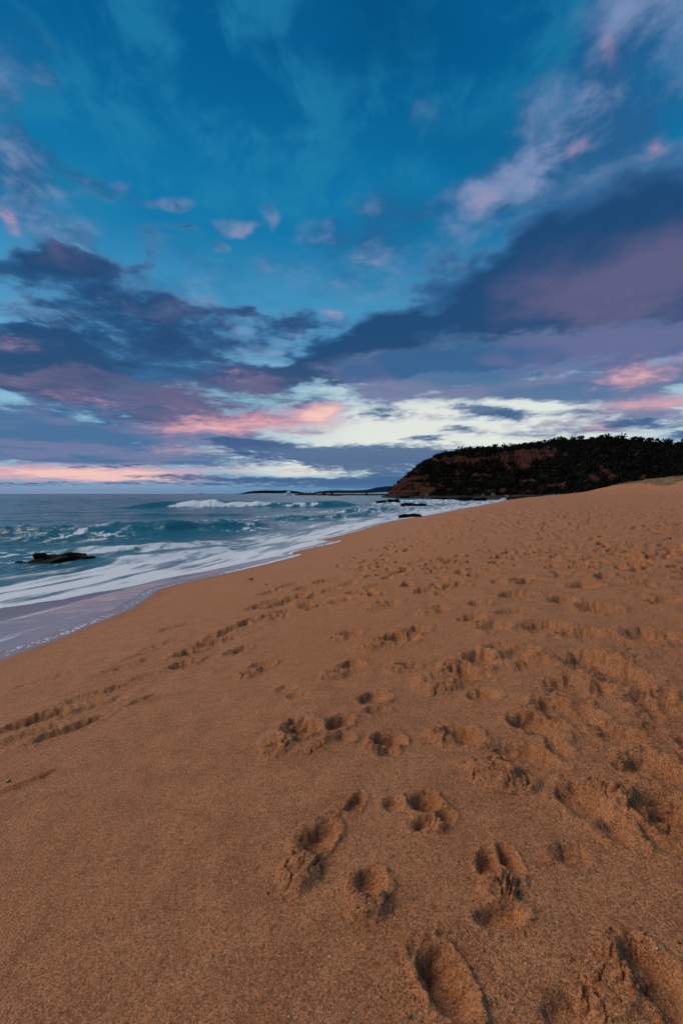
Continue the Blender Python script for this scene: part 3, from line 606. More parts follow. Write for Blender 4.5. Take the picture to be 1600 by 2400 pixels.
def build_sea():
    ca = np.radians(np.concatenate([np.linspace(-150, -75, 30, endpoint=False), np.linspace(-75, -40, 70, endpoint=False), np.linspace(-40, 27, 640, endpoint=False), np.linspace(27, 60, 24)]))
    q = np.linspace(1 / 5.0, 1 / 260.0, 440)
    r = np.unique(np.round(np.concatenate([np.linspace(3.0, 4.95, 14), 1 / q, np.geomspace(5, 300, 240), np.geomspace(310, 1500, 40), np.geomspace(1700, 60000, 26)]), 4))
    keep = [0]
    for i in range(1, len(r)):
        if r[i] - r[keep[-1]] > 0.0016 * r[i]: keep.append(i)
    r = r[keep]
    A, Rr = np.meshgrid(ca, r); X = np.sin(A) * Rr; Y = np.cos(A) * Rr
    s, t = shore_st(X, Y); s = s.astype(float)
    sand = beach_z(X, Y, (s, t))
    shal = sst(0.0, -9.0, s)                                   # waves die in the wash
    out_ = sst(30, 140, -s)
    sea = shal * (0.05 * fbm(X / 2.3, Y / 1.5, 4) + 0.12 * fbm(X / 11, Y / 4.5, 4)) + out_ * 0.30 * fbm(X / 30, Y / 11, 4) * sst(3000, 400, Rr) + 0.03
    foam = np.zeros_like(X)
    st1 = fbm(t / 4.5 + 0.25 * s, s / 0.62, 5, 0.58); st2 = fbm(t / 14.0 + 7 + 0.1 * s, s / 1.9, 4); lac = fbm(X / 0.8, Y / 0.8, 5, 0.62); big = fbm(X / 7.0 + 4, Y / 5.0, 4)
    # --- the breaker offshore
    z, sd, al, env = crest(X, Y, [(-42, 80), (-30, 83), (-18, 85), (-8, 86.5), (2, 90), (9, 95)], 1.15, 2.4, 6.0)
    wob = 0.25 * fbm(X / 2.2, Y / 2.2, 3)
    sea += z * (1 + wob * 0.5 + 0.55 * fbm(X / 6.5 + 2, Y / 9, 2))
    xb = X + 7.0 * fbm(X / 3.0, Y / 1.1, 3) * 0.35 + 0.8 * sd
    br = np.maximum(sst(-30.5, -27.5, xb) * sst(-11.0, -13.0, xb), np.maximum(sst(-10, -9, xb) * sst(-6.2, -7.4, xb), 0.8 * sst(-5.2, -4.5, xb) * sst(-1.8, -3.0, xb)))
    foam = np.maximum(foam, br * sst(-0.5, 0.6, sd + 1.2 * fbm(X / 2.8, Y / 2.8 + 4, 2)) * sst(5.0, 1.6, sd + 1.5 * fbm(X / 2.0, Y / 2.0, 2)) * (0.85 + 0.6 * lac))
    sea += br * sst(-0.8, 0.3, sd) * sst(4.5, 1.5, sd) * (0.12 + 0.28 * fbm(X / 2.4, Y / 2.4, 3))
    foam = np.maximum(foam, 0.42 * br * sst(1.5, 3, sd) * sst(11, 4, sd) * (0.6 + 1.3 * st2))
    # --- teal swell in front of the rock, and lesser ones
    for pts, h, fr, bk, top in (([(-34, 26), (-24, 26.6), (-17, 27.6), (-11.5, 29.5), (-7.5, 33.5), (-4.5, 40)], 0.66, 1.5, 2.6, 0.0),
                                ([(-9, 45), (-3, 47), (2, 51), (7, 58)], 0.42, 0.9, 2.4, 0.35),
                                ([(-26, 52), (-16, 53), (-9, 56)], 0.26, 1.0, 2.5, 0.0),
                                ([(-3, 62), (4, 65), (11, 72), (17, 82)], 0.55, 1.1, 3.0, 0.5),
                                ([(2, 96), (10, 100), (20, 108)], 0.6, 1.4, 4.0, 0.7),
                                ([(18, 118), (28, 124), (36, 135)], 0.6, 1.5, 4.0, 0.85),
                                ([(-60, 130), (-40, 134), (-20, 140)], 0.5, 2.0, 6.0, 0.0),
                                ([(10, 145), (24, 150), (44, 160)], 0.7, 1.6, 4.0, 0.8),
                                ([(-13.5, 19.6), (-9.5, 20.6), (-7.2, 22.2), (-5.4, 25)], 0.20, 0.5, 1.2, 0.75),
                                ([(-9.2, 16.4), (-6.8, 18.2), (-4.9, 21.5)], 0.16, 0.5, 1.2, 0.8)):
        z, sd, al, env = crest(X, Y, pts, h, fr, bk)
        z = z * (1 + 0.5 * fbm(X / 1.9, Y / 1.9, 3))
        sea += z
        if top: foam = np.maximum(foam, top * env * sst(-fr, 0.1, sd) * sst(4.0 * fr, 0.6 * fr, sd) * (0.85 + 0.8 * lac))
        else: foam = np.maximum(foam, 0.24 * env * sst(-6, -1.0, sd) * sst(0.2, -1.2, sd) * sst(-0.05, 0.35, lac))
    # --- wash: foam front, streaks behind it, film of water ahead of it
    edge = np.interp(t, EDGE_T, EDGE_S) + 0.10 * fbm(t / 0.9, t * 0 + 3, 3) * sst(60, 20, t)
    width = np.interp(t, FRONT_T, FRONT_W)
    ef = edge - s                                                # metres seaward of the water's edge
    ff = ef - width * (1 + 0.10 * fbm(t / 1.6, t * 0 + 8, 3))     # metres seaward of the foam front
    reach = np.interp(t, [0, 14, 22, 40, 80, 160], [6.5, 6.5, 6.0, 7.5, 11, 16])
    wash = sst(-0.02, 0.22, ff) * sst(reach * 1.25, reach * 0.25, ff)
    foam = np.maximum(foam, np.clip(wash * (0.66 + 1.0 * st1 + 0.7 * st2) + 0.6 * sst(0, 0.10, ff) * sst(0.8, 0.15, ff), 0, 1.1))
    mid = sst(4.0, 8.0, ff) * sst(30, 13, ff)
    foam = np.maximum(foam, mid * (0.17 + 1.05 * np.clip(big + 0.38, 0, 1) * sst(-0.02, 0.42, lac + 0.6 * st1)))
    right = sst(48, 90, Y) * sst(-6, 14, X) * sst(60, 25, -s) * sst(260, 170, Y)
    foam = np.maximum(foam, right * np.clip(0.16 + 0.95 * st2 + 0.5 * big + 0.35 * st1, 0, 0.95))
    # lacy hem of the film
    hem = sst(0.0, 0.05, ef) * sst(0.55, 0.1, ef)
    foam = np.maximum(foam, hem * np.clip(0.24 + 0.8 * fbm(X / 0.07, Y / 0.07, 4, 0.72), 0, 0.6) * sst(28, 14, Y) + 0.75 * hem * sst(0.28, 0.08, ef) * sst(13.5, 15.5, t))
    foam = np.maximum(foam, sst(0.3, 1.0, ef) * sst(0.1, -0.6, ff) * np.clip(0.14 + 0.7 * fbm(t / 2.4 - 0.5 * s, s / 0.5, 4), 0, 0.40))
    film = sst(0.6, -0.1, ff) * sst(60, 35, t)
    thick = 0.035 * np.clip(ef / 0.35, -2, 1) + 0.02 * np.clip(ef / 3, 0, 1) + 0.05 * sst(0, 0.5, ff)
    zz = np.where(ef > -0.2, np.maximum(sea - 0.25 * sst(-3.5, 0.0, s), sand + thick), sand - 0.10)
    V3 = np.stack([X, Y, zz], -1).reshape(-1, 3)
    faces = grid_faces(len(r), len(ca))
    keepv = (ef > -0.45).reshape(-1)
    fk = keepv[faces].any(1); faces = faces[fk]
    used = np.zeros(len(V3), bool); used[faces.ravel()] = True
    idx = np.cumsum(used) - 1; faces = idx[faces]
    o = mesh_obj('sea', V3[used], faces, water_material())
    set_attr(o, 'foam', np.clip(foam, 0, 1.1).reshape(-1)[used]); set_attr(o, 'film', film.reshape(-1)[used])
    uvl = o.data.uv_layers.new(name='shore')
    li = np.empty(len(o.data.loops), np.int32); o.data.loops.foreach_get('vertex_index', li)
    uvv = np.stack([t.reshape(-1)[used], s.reshape(-1)[used]], -1)[li].astype(np.float32)
    uvl.data.foreach_set('uv', uvv.ravel())
    tag(o, 'teal sea with breaking waves and white foam washing up the beach', 'sea', kind='structure')
    return o
sea_obj = build_sea()

# ------------------------------------------------------------------ headland
FPX = 1066.67                        # silhouette heights below are tangents times this
U_BASE = [0.09, 0.104, 0.12, 0.16, 0.20, 0.25, 0.30, 0.40, 0.50, 0.60, 0.70, 0.80, 0.95, 1.3, 2.0, 3.5]
Y_BASE = [300, 300, 293, 286, 276, 264, 254, 238, 220, 200, 182, 168, 150, 118, 85, 55]
U_TOP = [0.098, 0.1043, 0.117, 0.130, 0.159, 0.185, 0.207, 0.254, 0.302, 0.35, 0.398, 0.44, 0.484, 0.522, 0.56, 0.608, 0.685, 0.75, 0.9, 1.3, 2.0, 3.5]
H_TOP = [-9, 4, 19, 31, 59, 78, 88, 98, 106, 104, 111, 119, 128, 124, 132, 130, 119, 114, 108, 105, 104, 100]
U_RUN = [0.098, 0.104, 0.13, 0.16, 0.20, 0.30, 0.45, 0.7, 1.3, 3.5]
RUN = [2, 3, 12, 22, 36, 48, 60, 66, 60, 50]
def rock_material():
    m, T, p, out = material('headland_rock')
    tc = T.node('ShaderNodeTexCoord'); P = V(T, tc.outputs['Object']); x, y, z = T.sep(P)
    veg = T.attr('veg')
    strata = T.noise(T.xyz(x * 0.03, y * 0.03, z * 0.9), 1.0, 4, 0.6, 0.2); mott = T.noise(P, 0.35, 5, 0.65); fine = T.noise(P, 2.2, 4, 0.6)
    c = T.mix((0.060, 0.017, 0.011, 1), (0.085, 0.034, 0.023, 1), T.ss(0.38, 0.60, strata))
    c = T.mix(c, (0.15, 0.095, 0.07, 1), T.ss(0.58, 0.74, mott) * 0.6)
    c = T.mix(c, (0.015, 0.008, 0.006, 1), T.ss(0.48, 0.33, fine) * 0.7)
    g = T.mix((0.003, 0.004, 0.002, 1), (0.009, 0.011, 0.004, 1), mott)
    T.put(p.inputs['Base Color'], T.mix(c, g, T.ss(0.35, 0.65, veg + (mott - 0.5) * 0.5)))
    p.inputs['Roughness'].default_value = 0.95; p.inputs['Specular IOR Level'].default_value = 0.1
    bump(T, p, strata * 1.2 + fine * 0.5 + mott * 0.6, 0.8, 0.8)
    return m
ROCK_SPOTS = [  # tangent right, height x1067, half sizes, tilt, weight: where bare rock shows
    (0.118, 14, 0.030, 16, 0, 1.3), (0.142, 26, 0.032, 20, 0, 1.0), (0.160, 8, 0.05, 9, 0, 0.9), (0.175, 42, 0.012, 12, 0, 0.6), (0.235, 80, 0.036, 7, -6, 0.85), (0.295, 80, 0.04, 6, 0, 0.6), (0.35, 84, 0.03, 7, 4, 0.62),
    (0.41, 92, 0.048, 12, 0, 1.35), (0.445, 96, 0.02, 10, 0, 0.8), (0.385, 70, 0.03, 13, 30, 0.8), (0.25, 52, 0.008, 22, -25, 0.75), (0.285, 58, 0.014, 22, -25, 0.7), (0.315, 44, 0.026, 4, 0, 0.7),
    (0.33, 10, 0.10, 5, 0, 0.5), (0.40, 34, 0.03, 14, 0, 0.5), (0.49, 20, 0.06, 8, 0, 0.4), (0.58, 46, 0.012, 20, -28, 0.9), (0.55, 34, 0.014, 12, -28, 0.7), (0.63, 38, 0.04, 7, 0, 0.6), (0.535, 84, 0.02, 4, 0, 0.6),
    (0.66, 92, 0.03, 3, 4, 0.4), (0.20, 20, 0.04, 7, 0, 0.5)]
def headland_surface():
    us = np.concatenate([np.linspace(0.0975, 0.135, 60, endpoint=False), np.linspace(0.135, 0.80, 420, endpoint=False), np.linspace(0.80, 3.5, 60)])
    vs_ = np.concatenate([np.linspace(0, 1, 84), 1 + np.linspace(0.12, 3.2, 14)])
    U, Vv = np.meshgrid(us, vs_)
    yb = np.interp(U, U_BASE, Y_BASE); run = np.interp(U, U_RUN, RUN); yr = yb + run
    hp = np.interp(U, U_TOP, H_TOP); zr = CAM_Z + hp / FPX * yr; zb = np.full_like(U, 1.3)
    v = np.clip(Vv, 0, 1)
    slope = v ** 0.85
    cliffy = np.interp(v, [0, 0.10, 0.14, 0.42, 0.58, 0.66, 0.74, 1], [0, 0.10, 0.16, 0.44, 0.60, 0.86, 0.92, 1])
    cw = sst(0.10, 0.16, U) * sst(0.47, 0.40, U)
    prof = slope * (1 - cw) + cliffy * cw
    nose = sst(0.19, 0.13, U); prof = prof * (1 - nose) + nose * np.interp(v, [0, 0.25, 0.5, 1], [0, 0.55, 0.80, 1])
    Y = yb + run * Vv; X = U * Y
    Z = zb + (zr - zb) * prof
    back = np.clip(Vv - 1, 0, 4)
    Z = Z - back * 3.0 * sst(0.10, 0.2, U) - back ** 2 * 1.2
    gull = fbm(U * 30 + 3 + Vv * 1.5, Vv * 3.0, 4, 0.55); body = np.sin(np.pi * np.clip(v, 0, 1)) ** 0.6 * (Vv <= 1)
    Y = Y + gull * 4.0 * body * sst(0.10, 0.14, U) + fbm(U * 160, Z / 2.2, 3) * 1.1 * body
    X = U * (yb + run * Vv) + fbm(U * 120 + 5, Z / 3.0, 3) * 1.0 * body
    Z = Z + fbm(X / 7, Y / 7, 3) * 0.9 * (Vv > 0.05) * sst(0.10, 0.13, U)
    ledge = np.abs((Z / 2.6) % 1 - 0.5) - 0.25
    Y = Y + ledge * 2.4 * body * sst(0.48, 0.42, U)
    rock = np.zeros_like(U); hh = (Z - CAM_Z) / (yb + run * Vv) * FPX
    for (u0, h0, su, sh, tilt, w) in ROCK_SPOTS:
        du = (U - u0) / su; dh = (hh - h0) / sh
        du = du + math.tan(R(tilt)) * dh * (sh / 1067.0 / su) * -1
        rock += w * np.exp(-(du ** 2 + dh ** 2))
    rock = rock + 0.95 * fbm(U * 46, hh / 13, 4, 0.62) - 0.04
    veg = np.clip(1 - sst(0.30, 0.62, rock), 0, 1)
    veg = np.where(Vv > 1.0, 1.0, veg); veg = np.maximum(veg, sst(0.90, 0.98, Vv) * sst(0.112, 0.125, U))
    return us, vs_, X, Y, Z, veg
us, vs_, HX, HY, HZ, HVEG = headland_surface()
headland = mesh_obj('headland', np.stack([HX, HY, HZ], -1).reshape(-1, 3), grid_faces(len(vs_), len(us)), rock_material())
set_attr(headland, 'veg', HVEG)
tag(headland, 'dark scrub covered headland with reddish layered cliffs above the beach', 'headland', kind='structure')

def leaf_material(name, a, b):
    m, T, p, out = material(name)
    tc = T.node('ShaderNodeTexCoord'); n = T.noise(V(T, tc.outputs['Object']), 0.5, 3, 0.6)
    oi = T.node('ShaderNodeObjectInfo')
    T.put(p.inputs['Base Color'], T.mix(a, b, T.ss(0.35, 0.7, n))); p.inputs['Roughness'].default_value = 0.8; p.inputs['Specular IOR Level'].default_value = 0.15
    return m
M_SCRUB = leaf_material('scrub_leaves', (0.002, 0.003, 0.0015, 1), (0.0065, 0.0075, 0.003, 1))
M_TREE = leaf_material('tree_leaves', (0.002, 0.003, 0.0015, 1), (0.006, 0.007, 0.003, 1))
M_BARK, _T, _p, _o = material('grey_bark'); _p.inputs['Base Color'].default_value = (0.05, 0.035, 0.025, 1); _p.inputs['Roughness'].default_value = 0.9

def leaf_cloud(rg, centre, rad, n, size, flat=0.8):
    """n small leaf sprays through a lumpy volume -> verts (n*4,3)"""
    d = rg.normal(size=(n, 3)); d /= np.linalg.norm(d, axis=1, keepdims=True)
    rr = rg.random(n)[:, None] ** 0.45
    lump = 0.72 + 0.5 * np.abs(fbm(d[:, 0] * 1.7 + centre[0], d[:, 1] * 1.7 + d[:, 2] * 2 + centre[1], 2))[:, None]
    c = np.array(centre) + d * rr * lump * np.array(rad)
    a = rg.normal(size=(n, 3)); a /= np.linalg.norm(a, axis=1, keepdims=True)
    b = np.cross(a, d + 0.2 * rg.normal(size=(n, 3))); b /= np.linalg.norm(b, axis=1, keepdims=True) + 1e-6
    s = size * rg.uniform(0.6, 1.4, (n, 1))
    return np.stack([c - a * s, c - b * s * flat, c + a * s, c + b * s * flat], 1).reshape(-1, 3)
def build_scrub():
    rg = np.random.default_rng(3)
    nr, nc = HX.shape; vv = []
    cand = [(i, j) for i in range(2, 90) for j in range(0, 500)]
    pick = rg.permutation(len(cand))
    n = 0
    for k in pick:
        i, j = cand[k]
        if HVEG[i, j] < 0.55: continue
        if i > 86 and rg.random() < 0.6: continue
        y = HY[i, j]; size = 0.55 + rg.gamma(2.0, 0.36) * (0.55 if us[j] < 0.2 else 1.0)
        if us[j] > 0.78 and rg.random() < 0.7: continue
        vv.append(leaf_cloud(rg, (HX[i, j], y, HZ[i, j] + size * 0.35), (size * 1.25, size * 1.25, size * 0.95), 30, size * 0.22))
        n += 1
        if n > 4600: break
    V3 = np.concatenate(vv); f = np.arange(len(V3)).reshape(-1, 4)
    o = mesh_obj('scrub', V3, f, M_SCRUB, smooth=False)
    tag(o, 'dense dark coastal scrub covering the slopes of the headland', 'scrub', kind='stuff')
build_scrub()

# trees standing up along the ridge: a few builds, each copied with its parts
def make_tree(kind, seed):
    rg = np.random.default_rng(seed)
    h = {'round': 4.6, 'tall': 5.6, 'wind': 4.0, 'thin': 4.8}[kind]
    root = empty('ridge_tree', (0, 0, 0))
    bm = bmesh.new()
    def limb(p0, p1, r0, r1):
        p0 = np.array(p0, float); p1 = np.array(p1, float); d = p1 - p0; d /= np.linalg.norm(d)
        a = np.cross(d, (0.3, 1, 0.2)); a /= np.linalg.norm(a); b = np.cross(d, a); ring = []
        for p, r in ((p0, r0), (p1, r1)):
            ring.append([bm.verts.new(p + r * (math.cos(q) * a + math.sin(q) * b)) for q in np.linspace(0, 2 * math.pi, 6, endpoint=False)])
        for q in range(6): bm.faces.new((ring[0][q], ring[0][(q + 1) % 6], ring[1][(q + 1) % 6], ring[1][q]))
    lean = 0.9 if kind == 'wind' else rg.uniform(-0.3, 0.3)
    limb((0, 0, -0.8), (lean * 0.5, 0.1, h * 0.5), 0.20, 0.13); tops = []
    for q in range(5):
        a = q * 1.26 + rg.uniform(-0.3, 0.3); L = h * rg.uniform(0.22, 0.34)
        e = (lean + math.cos(a) * L, math.sin(a) * L, h * rg.uniform(0.62, 0.88)); tops.append(e)
        limb((lean * 0.5, 0.1, h * 0.48), e, 0.10, 0.03)
    me = bpy.data.meshes.new('trunk'); bm.to_mesh(me); bm.free(); me.materials.append(M_BARK)
    t = bpy.data.objects.new('trunk', me); COL.objects.link(t); t.parent = root
    vv = []
    for e in tops + [(lean, 0, h * 0.9), (lean * 0.6, 0, h * 0.62)]:
        wr = {'round': 1.75, 'tall': 1.25, 'wind': 1.6, 'thin': 1.1}[kind] * rg.uniform(0.8, 1.15)
        vv.append(leaf_cloud(rg, e, (wr, wr, wr * (0.75 if kind != 'tall' else 1.2)), 90 if kind != 'thin' else 40, 0.26))
    V3 = np.concatenate(vv)
    mesh_obj('crown', V3, np.arange(len(V3)).reshape(-1, 4), M_TREE, parent=root, smooth=False)
    return root
def copy_thing(o):
    c = o.copy(); COL.objects.link(c)
    for ch in o.children:
        k = ch.copy(); COL.objects.link(k); k.parent = c
    return c
def ordinal(n):
    a = ['', 'first', 'second', 'third', 'fourth', 'fifth', 'sixth', 'seventh', 'eighth', 'ninth', 'tenth', 'eleventh', 'twelfth', 'thirteenth', 'fourteenth', 'fifteenth', 'sixteenth', 'seventeenth', 'eighteenth', 'nineteenth']
    return a[n] if n < 20 else {2: 'twentieth', 3: 'thirtieth'}[n // 10] if n % 10 == 0 else {2: 'twenty-', 3: 'thirty-'}[n // 10] + a[n % 10]
TREE_LABEL = {'round': 'round bushy dark tree', 'tall': 'tall narrow dark tree', 'wind': 'low wind-bent dark tree', 'thin': 'thin crowned dark tree'}
TREES = [('wind', 0.150), ('wind', 0.166), ('round', 0.184), ('wind', 0.200), ('round', 0.214), ('round', 0.236), ('thin', 0.252), ('tall', 0.262), ('round', 0.270), ('tall', 0.281),
         ('round', 0.296), ('wind', 0.310), ('thin', 0.322), ('round', 0.335), ('tall', 0.345), ('round', 0.356), ('round', 0.372), ('tall', 0.388), ('round', 0.400), ('thin', 0.412),
         ('wind', 0.428), ('round', 0.444), ('round', 0.462), ('tall', 0.478), ('round', 0.490), ('wind', 0.506), ('round', 0.524), ('round', 0.548), ('wind', 0.566), ('round', 0.590),
         ('round', 0.612), ('wind', 0.636), ('tall', 0.652), ('round', 0.672), ('wind', 0.696), ('tall', 0.714), ('round', 0.734), ('round', 0.752)]
_rg = np.random.default_rng(8); proto = {}
i_top = int(np.argmin(np.abs(vs_ - 0.985)))
for n_, (kind, u) in enumerate(TREES, 1):
    j = int(np.argmin(np.abs(us - u)))
    if kind not in proto: proto[kind] = o = make_tree(kind, len(proto) + 4)
    else: o = copy_thing(proto[kind])
    o.location = (HX[i_top, j], HY[i_top, j], HZ[i_top, j] - 1.1)
    o.rotation_euler = (0, 0, _rg.uniform(0, 6.28) if kind != 'wind' else _rg.uniform(-0.5, 0.5))
    k = _rg.uniform(0.4, 0.78) * (0.62 if u < 0.21 else 1.0); o.scale = (k * _rg.uniform(0.95, 1.35), k * 1.1, k)
    tag(o, TREE_LABEL[kind] + ', ' + ordinal(n_) + ' from the left along the headland ridge', 'tree', 'trees along the headland ridge')

# ------------------------------------------------------------------ rock shelf at the cliff foot
def dark_rock(name, a, b, rough=0.55, spec=0.3):
    m, T, p, out = material(name)
    tc = T.node('ShaderNodeTexCoord'); P = V(T, tc.outputs['Object']); n = T.noise(P, 1.4, 5, 0.65); f = T.noise(P, 9.0, 4, 0.6)
    T.put(p.inputs['Base Color'], T.mix(a, b, T.ss(0.38, 0.68, n))); T.put(p.inputs['Roughness'], T.ss(0.3, 0.7, f, rough, 0.95)); p.inputs['Specular IOR Level'].default_value = spec
    bump(T, p, n + f * 0.3, 0.7, 0.12)
    return m
M_SHELF = dark_rock('wet_shelf_rock', (0.020, 0.012, 0.011, 1), (0.060, 0.034, 0.030, 1))
M_ROCK = dark_rock('wet_black_rock', (0.003, 0.003, 0.003, 1), (0.009, 0.006, 0.006, 1), 0.6, 0.10)
M_PALE = dark_rock('pale_stone', (0.16, 0.12, 0.10, 1), (0.36, 0.30, 0.26, 1), 0.8)
def build_shelf():
    us2 = np.linspace(0.088, 0.52, 260); d = np.linspace(-64, 16, 60)
    U, D = np.meshgrid(us2, d); yb = np.interp(U, U_BASE, Y_BASE); Y = yb + D; X = U * Y
    front = np.interp(U, [0.088, 0.10, 0.13, 0.2, 0.28, 0.34, 0.38, 0.42, 0.46, 0.52], [-4, -10, -16, -22, -28, -40, -56, -60, -52, -40]) + 9 * fbm(U * 60, D / 14, 3)
    up = sst(-2.5, 2.5, D - front)
    step = np.floor((D - front) / 9 + fbm(U * 40, D / 9, 2) * 1.5)
    Z = -1.2 + up * (2.0 + 0.20 * np.clip(step, 0, 9)) + up * (0.22 * fbm(X / 3.5, Y / 3.5, 3) + 0.16 * np.floor(3 * fbm(X / 9, Y / 6, 2)))
    o = mesh_obj('rock_shelf', np.stack([X, Y, Z], -1).reshape(-1, 3), grid_faces(len(d), len(us2)), M_SHELF, smooth=False)
    tag(o, 'flat dark rock shelf at the foot of the headland cliff', 'rock shelf', kind='structure')
build_shelf()

# ------------------------------------------------------------------ rocks
def slab_mesh(name, rg, lx, ly, h, mat, n=20, under=0.35):
    """one flat weathered block: ragged outline, undercut side, worn top"""
    bm = bmesh.new(); rings = []
    ph = rg.random(6) * 6.28
    th = np.linspace(0, 2 * math.pi, n, endpoint=False)
    base = 1 + 0.14 * np.sin(2 * th + ph[0]) + 0.10 * np.sin(3 * th + ph[1]) + 0.06 * np.sin(7 * th + ph[2]) + rg.normal(0, 0.035, n)
    sq = (np.abs(np.cos(th)) ** 4 + np.abs(np.sin(th)) ** 4) ** -0.25
    for z, k in ((-under, 0.96), (0.0, 0.90), (h * 0.45, 0.97), (h * 0.72, 1.0), (h * 0.93, 0.95), (h, 0.84), (h * 1.03, 0.45)):
        rings.append([bm.verts.new((lx * b * s * k * math.cos(t) + rg.normal(0, 0.012 * lx), ly * b * s * k * math.sin(t) + rg.normal(0, 0.012 * lx), z * (1 + 0.28 * math.sin(2 * t + ph[3]) + 0.16 * math.sin(3 * t + ph[4])) + rg.normal(0, 0.06 * h))) for t, b, s in zip(th, base, sq)])
    for a, b in zip(rings, rings[1:]):
        for q in range(n): bm.faces.new((a[q], a[(q + 1) % n], b[(q + 1) % n], b[q]))
    bm.faces.new(rings[-1]); bm.faces.new(list(reversed(rings[0])))
    me = bpy.data.meshes.new(name); bm.to_mesh(me); bm.free(); me.materials.append(mat)
    o = bpy.data.objects.new(name, me); COL.objects.link(o); return o
rgr = np.random.default_rng(31)
root = empty('sea_rock', (-10.7, 17.2, -0.05), 0.12)
tag(root, 'layered black rock awash in the foam near the beach', 'rock')
for (x, y, z, lx, ly, h) in ((-0.25, 0.0, 0.0, 1.05, 0.62, 0.34), (-1.30, -0.10, -0.02, 0.42, 0.34, 0.20), (0.70, 0.05, 0.0, 0.75, 0.45, 0.20), (-0.55, 0.45, 0.16, 0.75, 0.30, 0.34),
                             (0.35, 0.62, 0.14, 0.60, 0.26, 0.36), (0.85, 0.42, 0.12, 0.48, 0.24, 0.26), (1.35, 0.25, -0.02, 0.55, 0.22, 0.14), (0.65, -0.62, -0.06, 0.40, 0.16, 0.14)):
    o = slab_mesh('slab', rgr, lx * 0.85, ly * 0.85, h * 0.52, M_ROCK); o.parent = root; o.location = (x * 0.85, y * 0.85, z * 0.62); o.rotation_euler = (rgr.normal(0, 0.04), rgr.normal(0, 0.06), rgr.normal(0, 0.2))
for nm, loc, lx, ly, h, rz, lab in (
        ('tide_rock', (7.0, 46.5, -0.04), 1.0, 0.42, 0.42, 0.0, 'low black rock at the edge of the wash, nearest the sand'),
        ('tide_rock', (12.4, 78.0, 0.12), 2.2, 0.8, 0.62, 0.0, 'flat black slab in the surf between the near rock and the long reef'),
        ('reef_rock', (40.0, 166.0, 0.15), 6.6, 2.2, 0.95, 0.0, 'long black reef slab lying in white water before the rock shelf'),
        ('reef_rock', (51.0, 169.0, 0.15), 2.4, 1.4, 0.7, 0.2, 'short dark rock at the right end of the long reef slab'),
        ('reef_rock', (14.2, 124.0, 0.15), 1.7, 0.8, 0.75, 0.0, 'small dark rock with foam on it, left of the flat black slabs'),
        ('reef_rock', (11.0, 125.0, 0.15), 1.6, 0.6, 0.45, 0.0, 'thin low rock leftmost in the surf below the headland nose')):
    o = slab_mesh(nm, rgr, lx, ly, h, M_ROCK, 26); o.location = loc; o.rotation_euler = (0, rgr.normal(0, 0.02), rz); tag(o, lab, 'rock')
for (u, y, lx, ly, h, lab) in ((0.378, 176, 3.4, 2.2, 1.25, 'dark broken shelf block where the spray bursts beside the sand'), (0.405, 180, 4.4, 2.5, 1.2, 'dark shelf block right of the bursting spray'), (0.44, 184, 5.0, 2.6, 1.0, 'low dark shelf block farthest right beside the sand'),
        (0.135, 262, 4.2, 2.4, 1.3, 'dark tumbled block in the surf below the headland nose')):
    o = slab_mesh('shelf_block', rgr, lx, ly, h, M_SHELF, 22); o.location = (u * y, y, 0.35); tag(o, lab, 'rock')
# pale boulders thrown up where the shelf meets the sand
for k in range(46):
    u = rgr.uniform(0.375, 0.478); y = np.interp(u, U_BASE, Y_BASE) - rgr.uniform(4, 22); s_ = rgr.uniform(0.25, 0.7)
    if k == 0: b0 = slab_mesh('boulder', rgr, 1.0, 0.8, 0.8, M_PALE, 12); o = b0
    elif k in (1, 2): b1 = slab_mesh('boulder', rgr, 0.9, 0.9, 1.0, M_PALE, 12); o = b1
    else: o = (b0 if k % 2 else b1).copy(); COL.objects.link(o)
    o.location = (u * y, y, 0.9 + 0.05 * rgr.random() + 0.9 * sst(0.42, 0.48, u)); o.scale = (s_, s_, s_ * 0.9); o.rotation_euler = (rgr.normal(0, 0.2), rgr.normal(0, 0.2), rgr.uniform(0, 6.28))
    tag(o, 'pale boulder in the heap where the rock shelf meets the sand', 'boulder', 'pale boulders at the cliff foot')
for u, d, s_, lab in ((0.333, 14, 0.8, 'small white upright object standing alone on the dark shelf'), (0.187, 3, 1.0, 'pale stone block at the foot of the headland nose'), (0.311, 10, 0.9, 'pale slab lying on the shelf left of the white upright object')):  # the lone upright block stands in for a small figure in white
    y = np.interp(u, U_BASE, Y_BASE) - d; o = slab_mesh('pale_block', rgr, s_ * 0.9, s_ * 0.6, s_ * (1.6 if 'alone' in lab else 0.9), M_PALE, 12); o.location = (u * y, y, 1.35); tag(o, lab, 'stone')

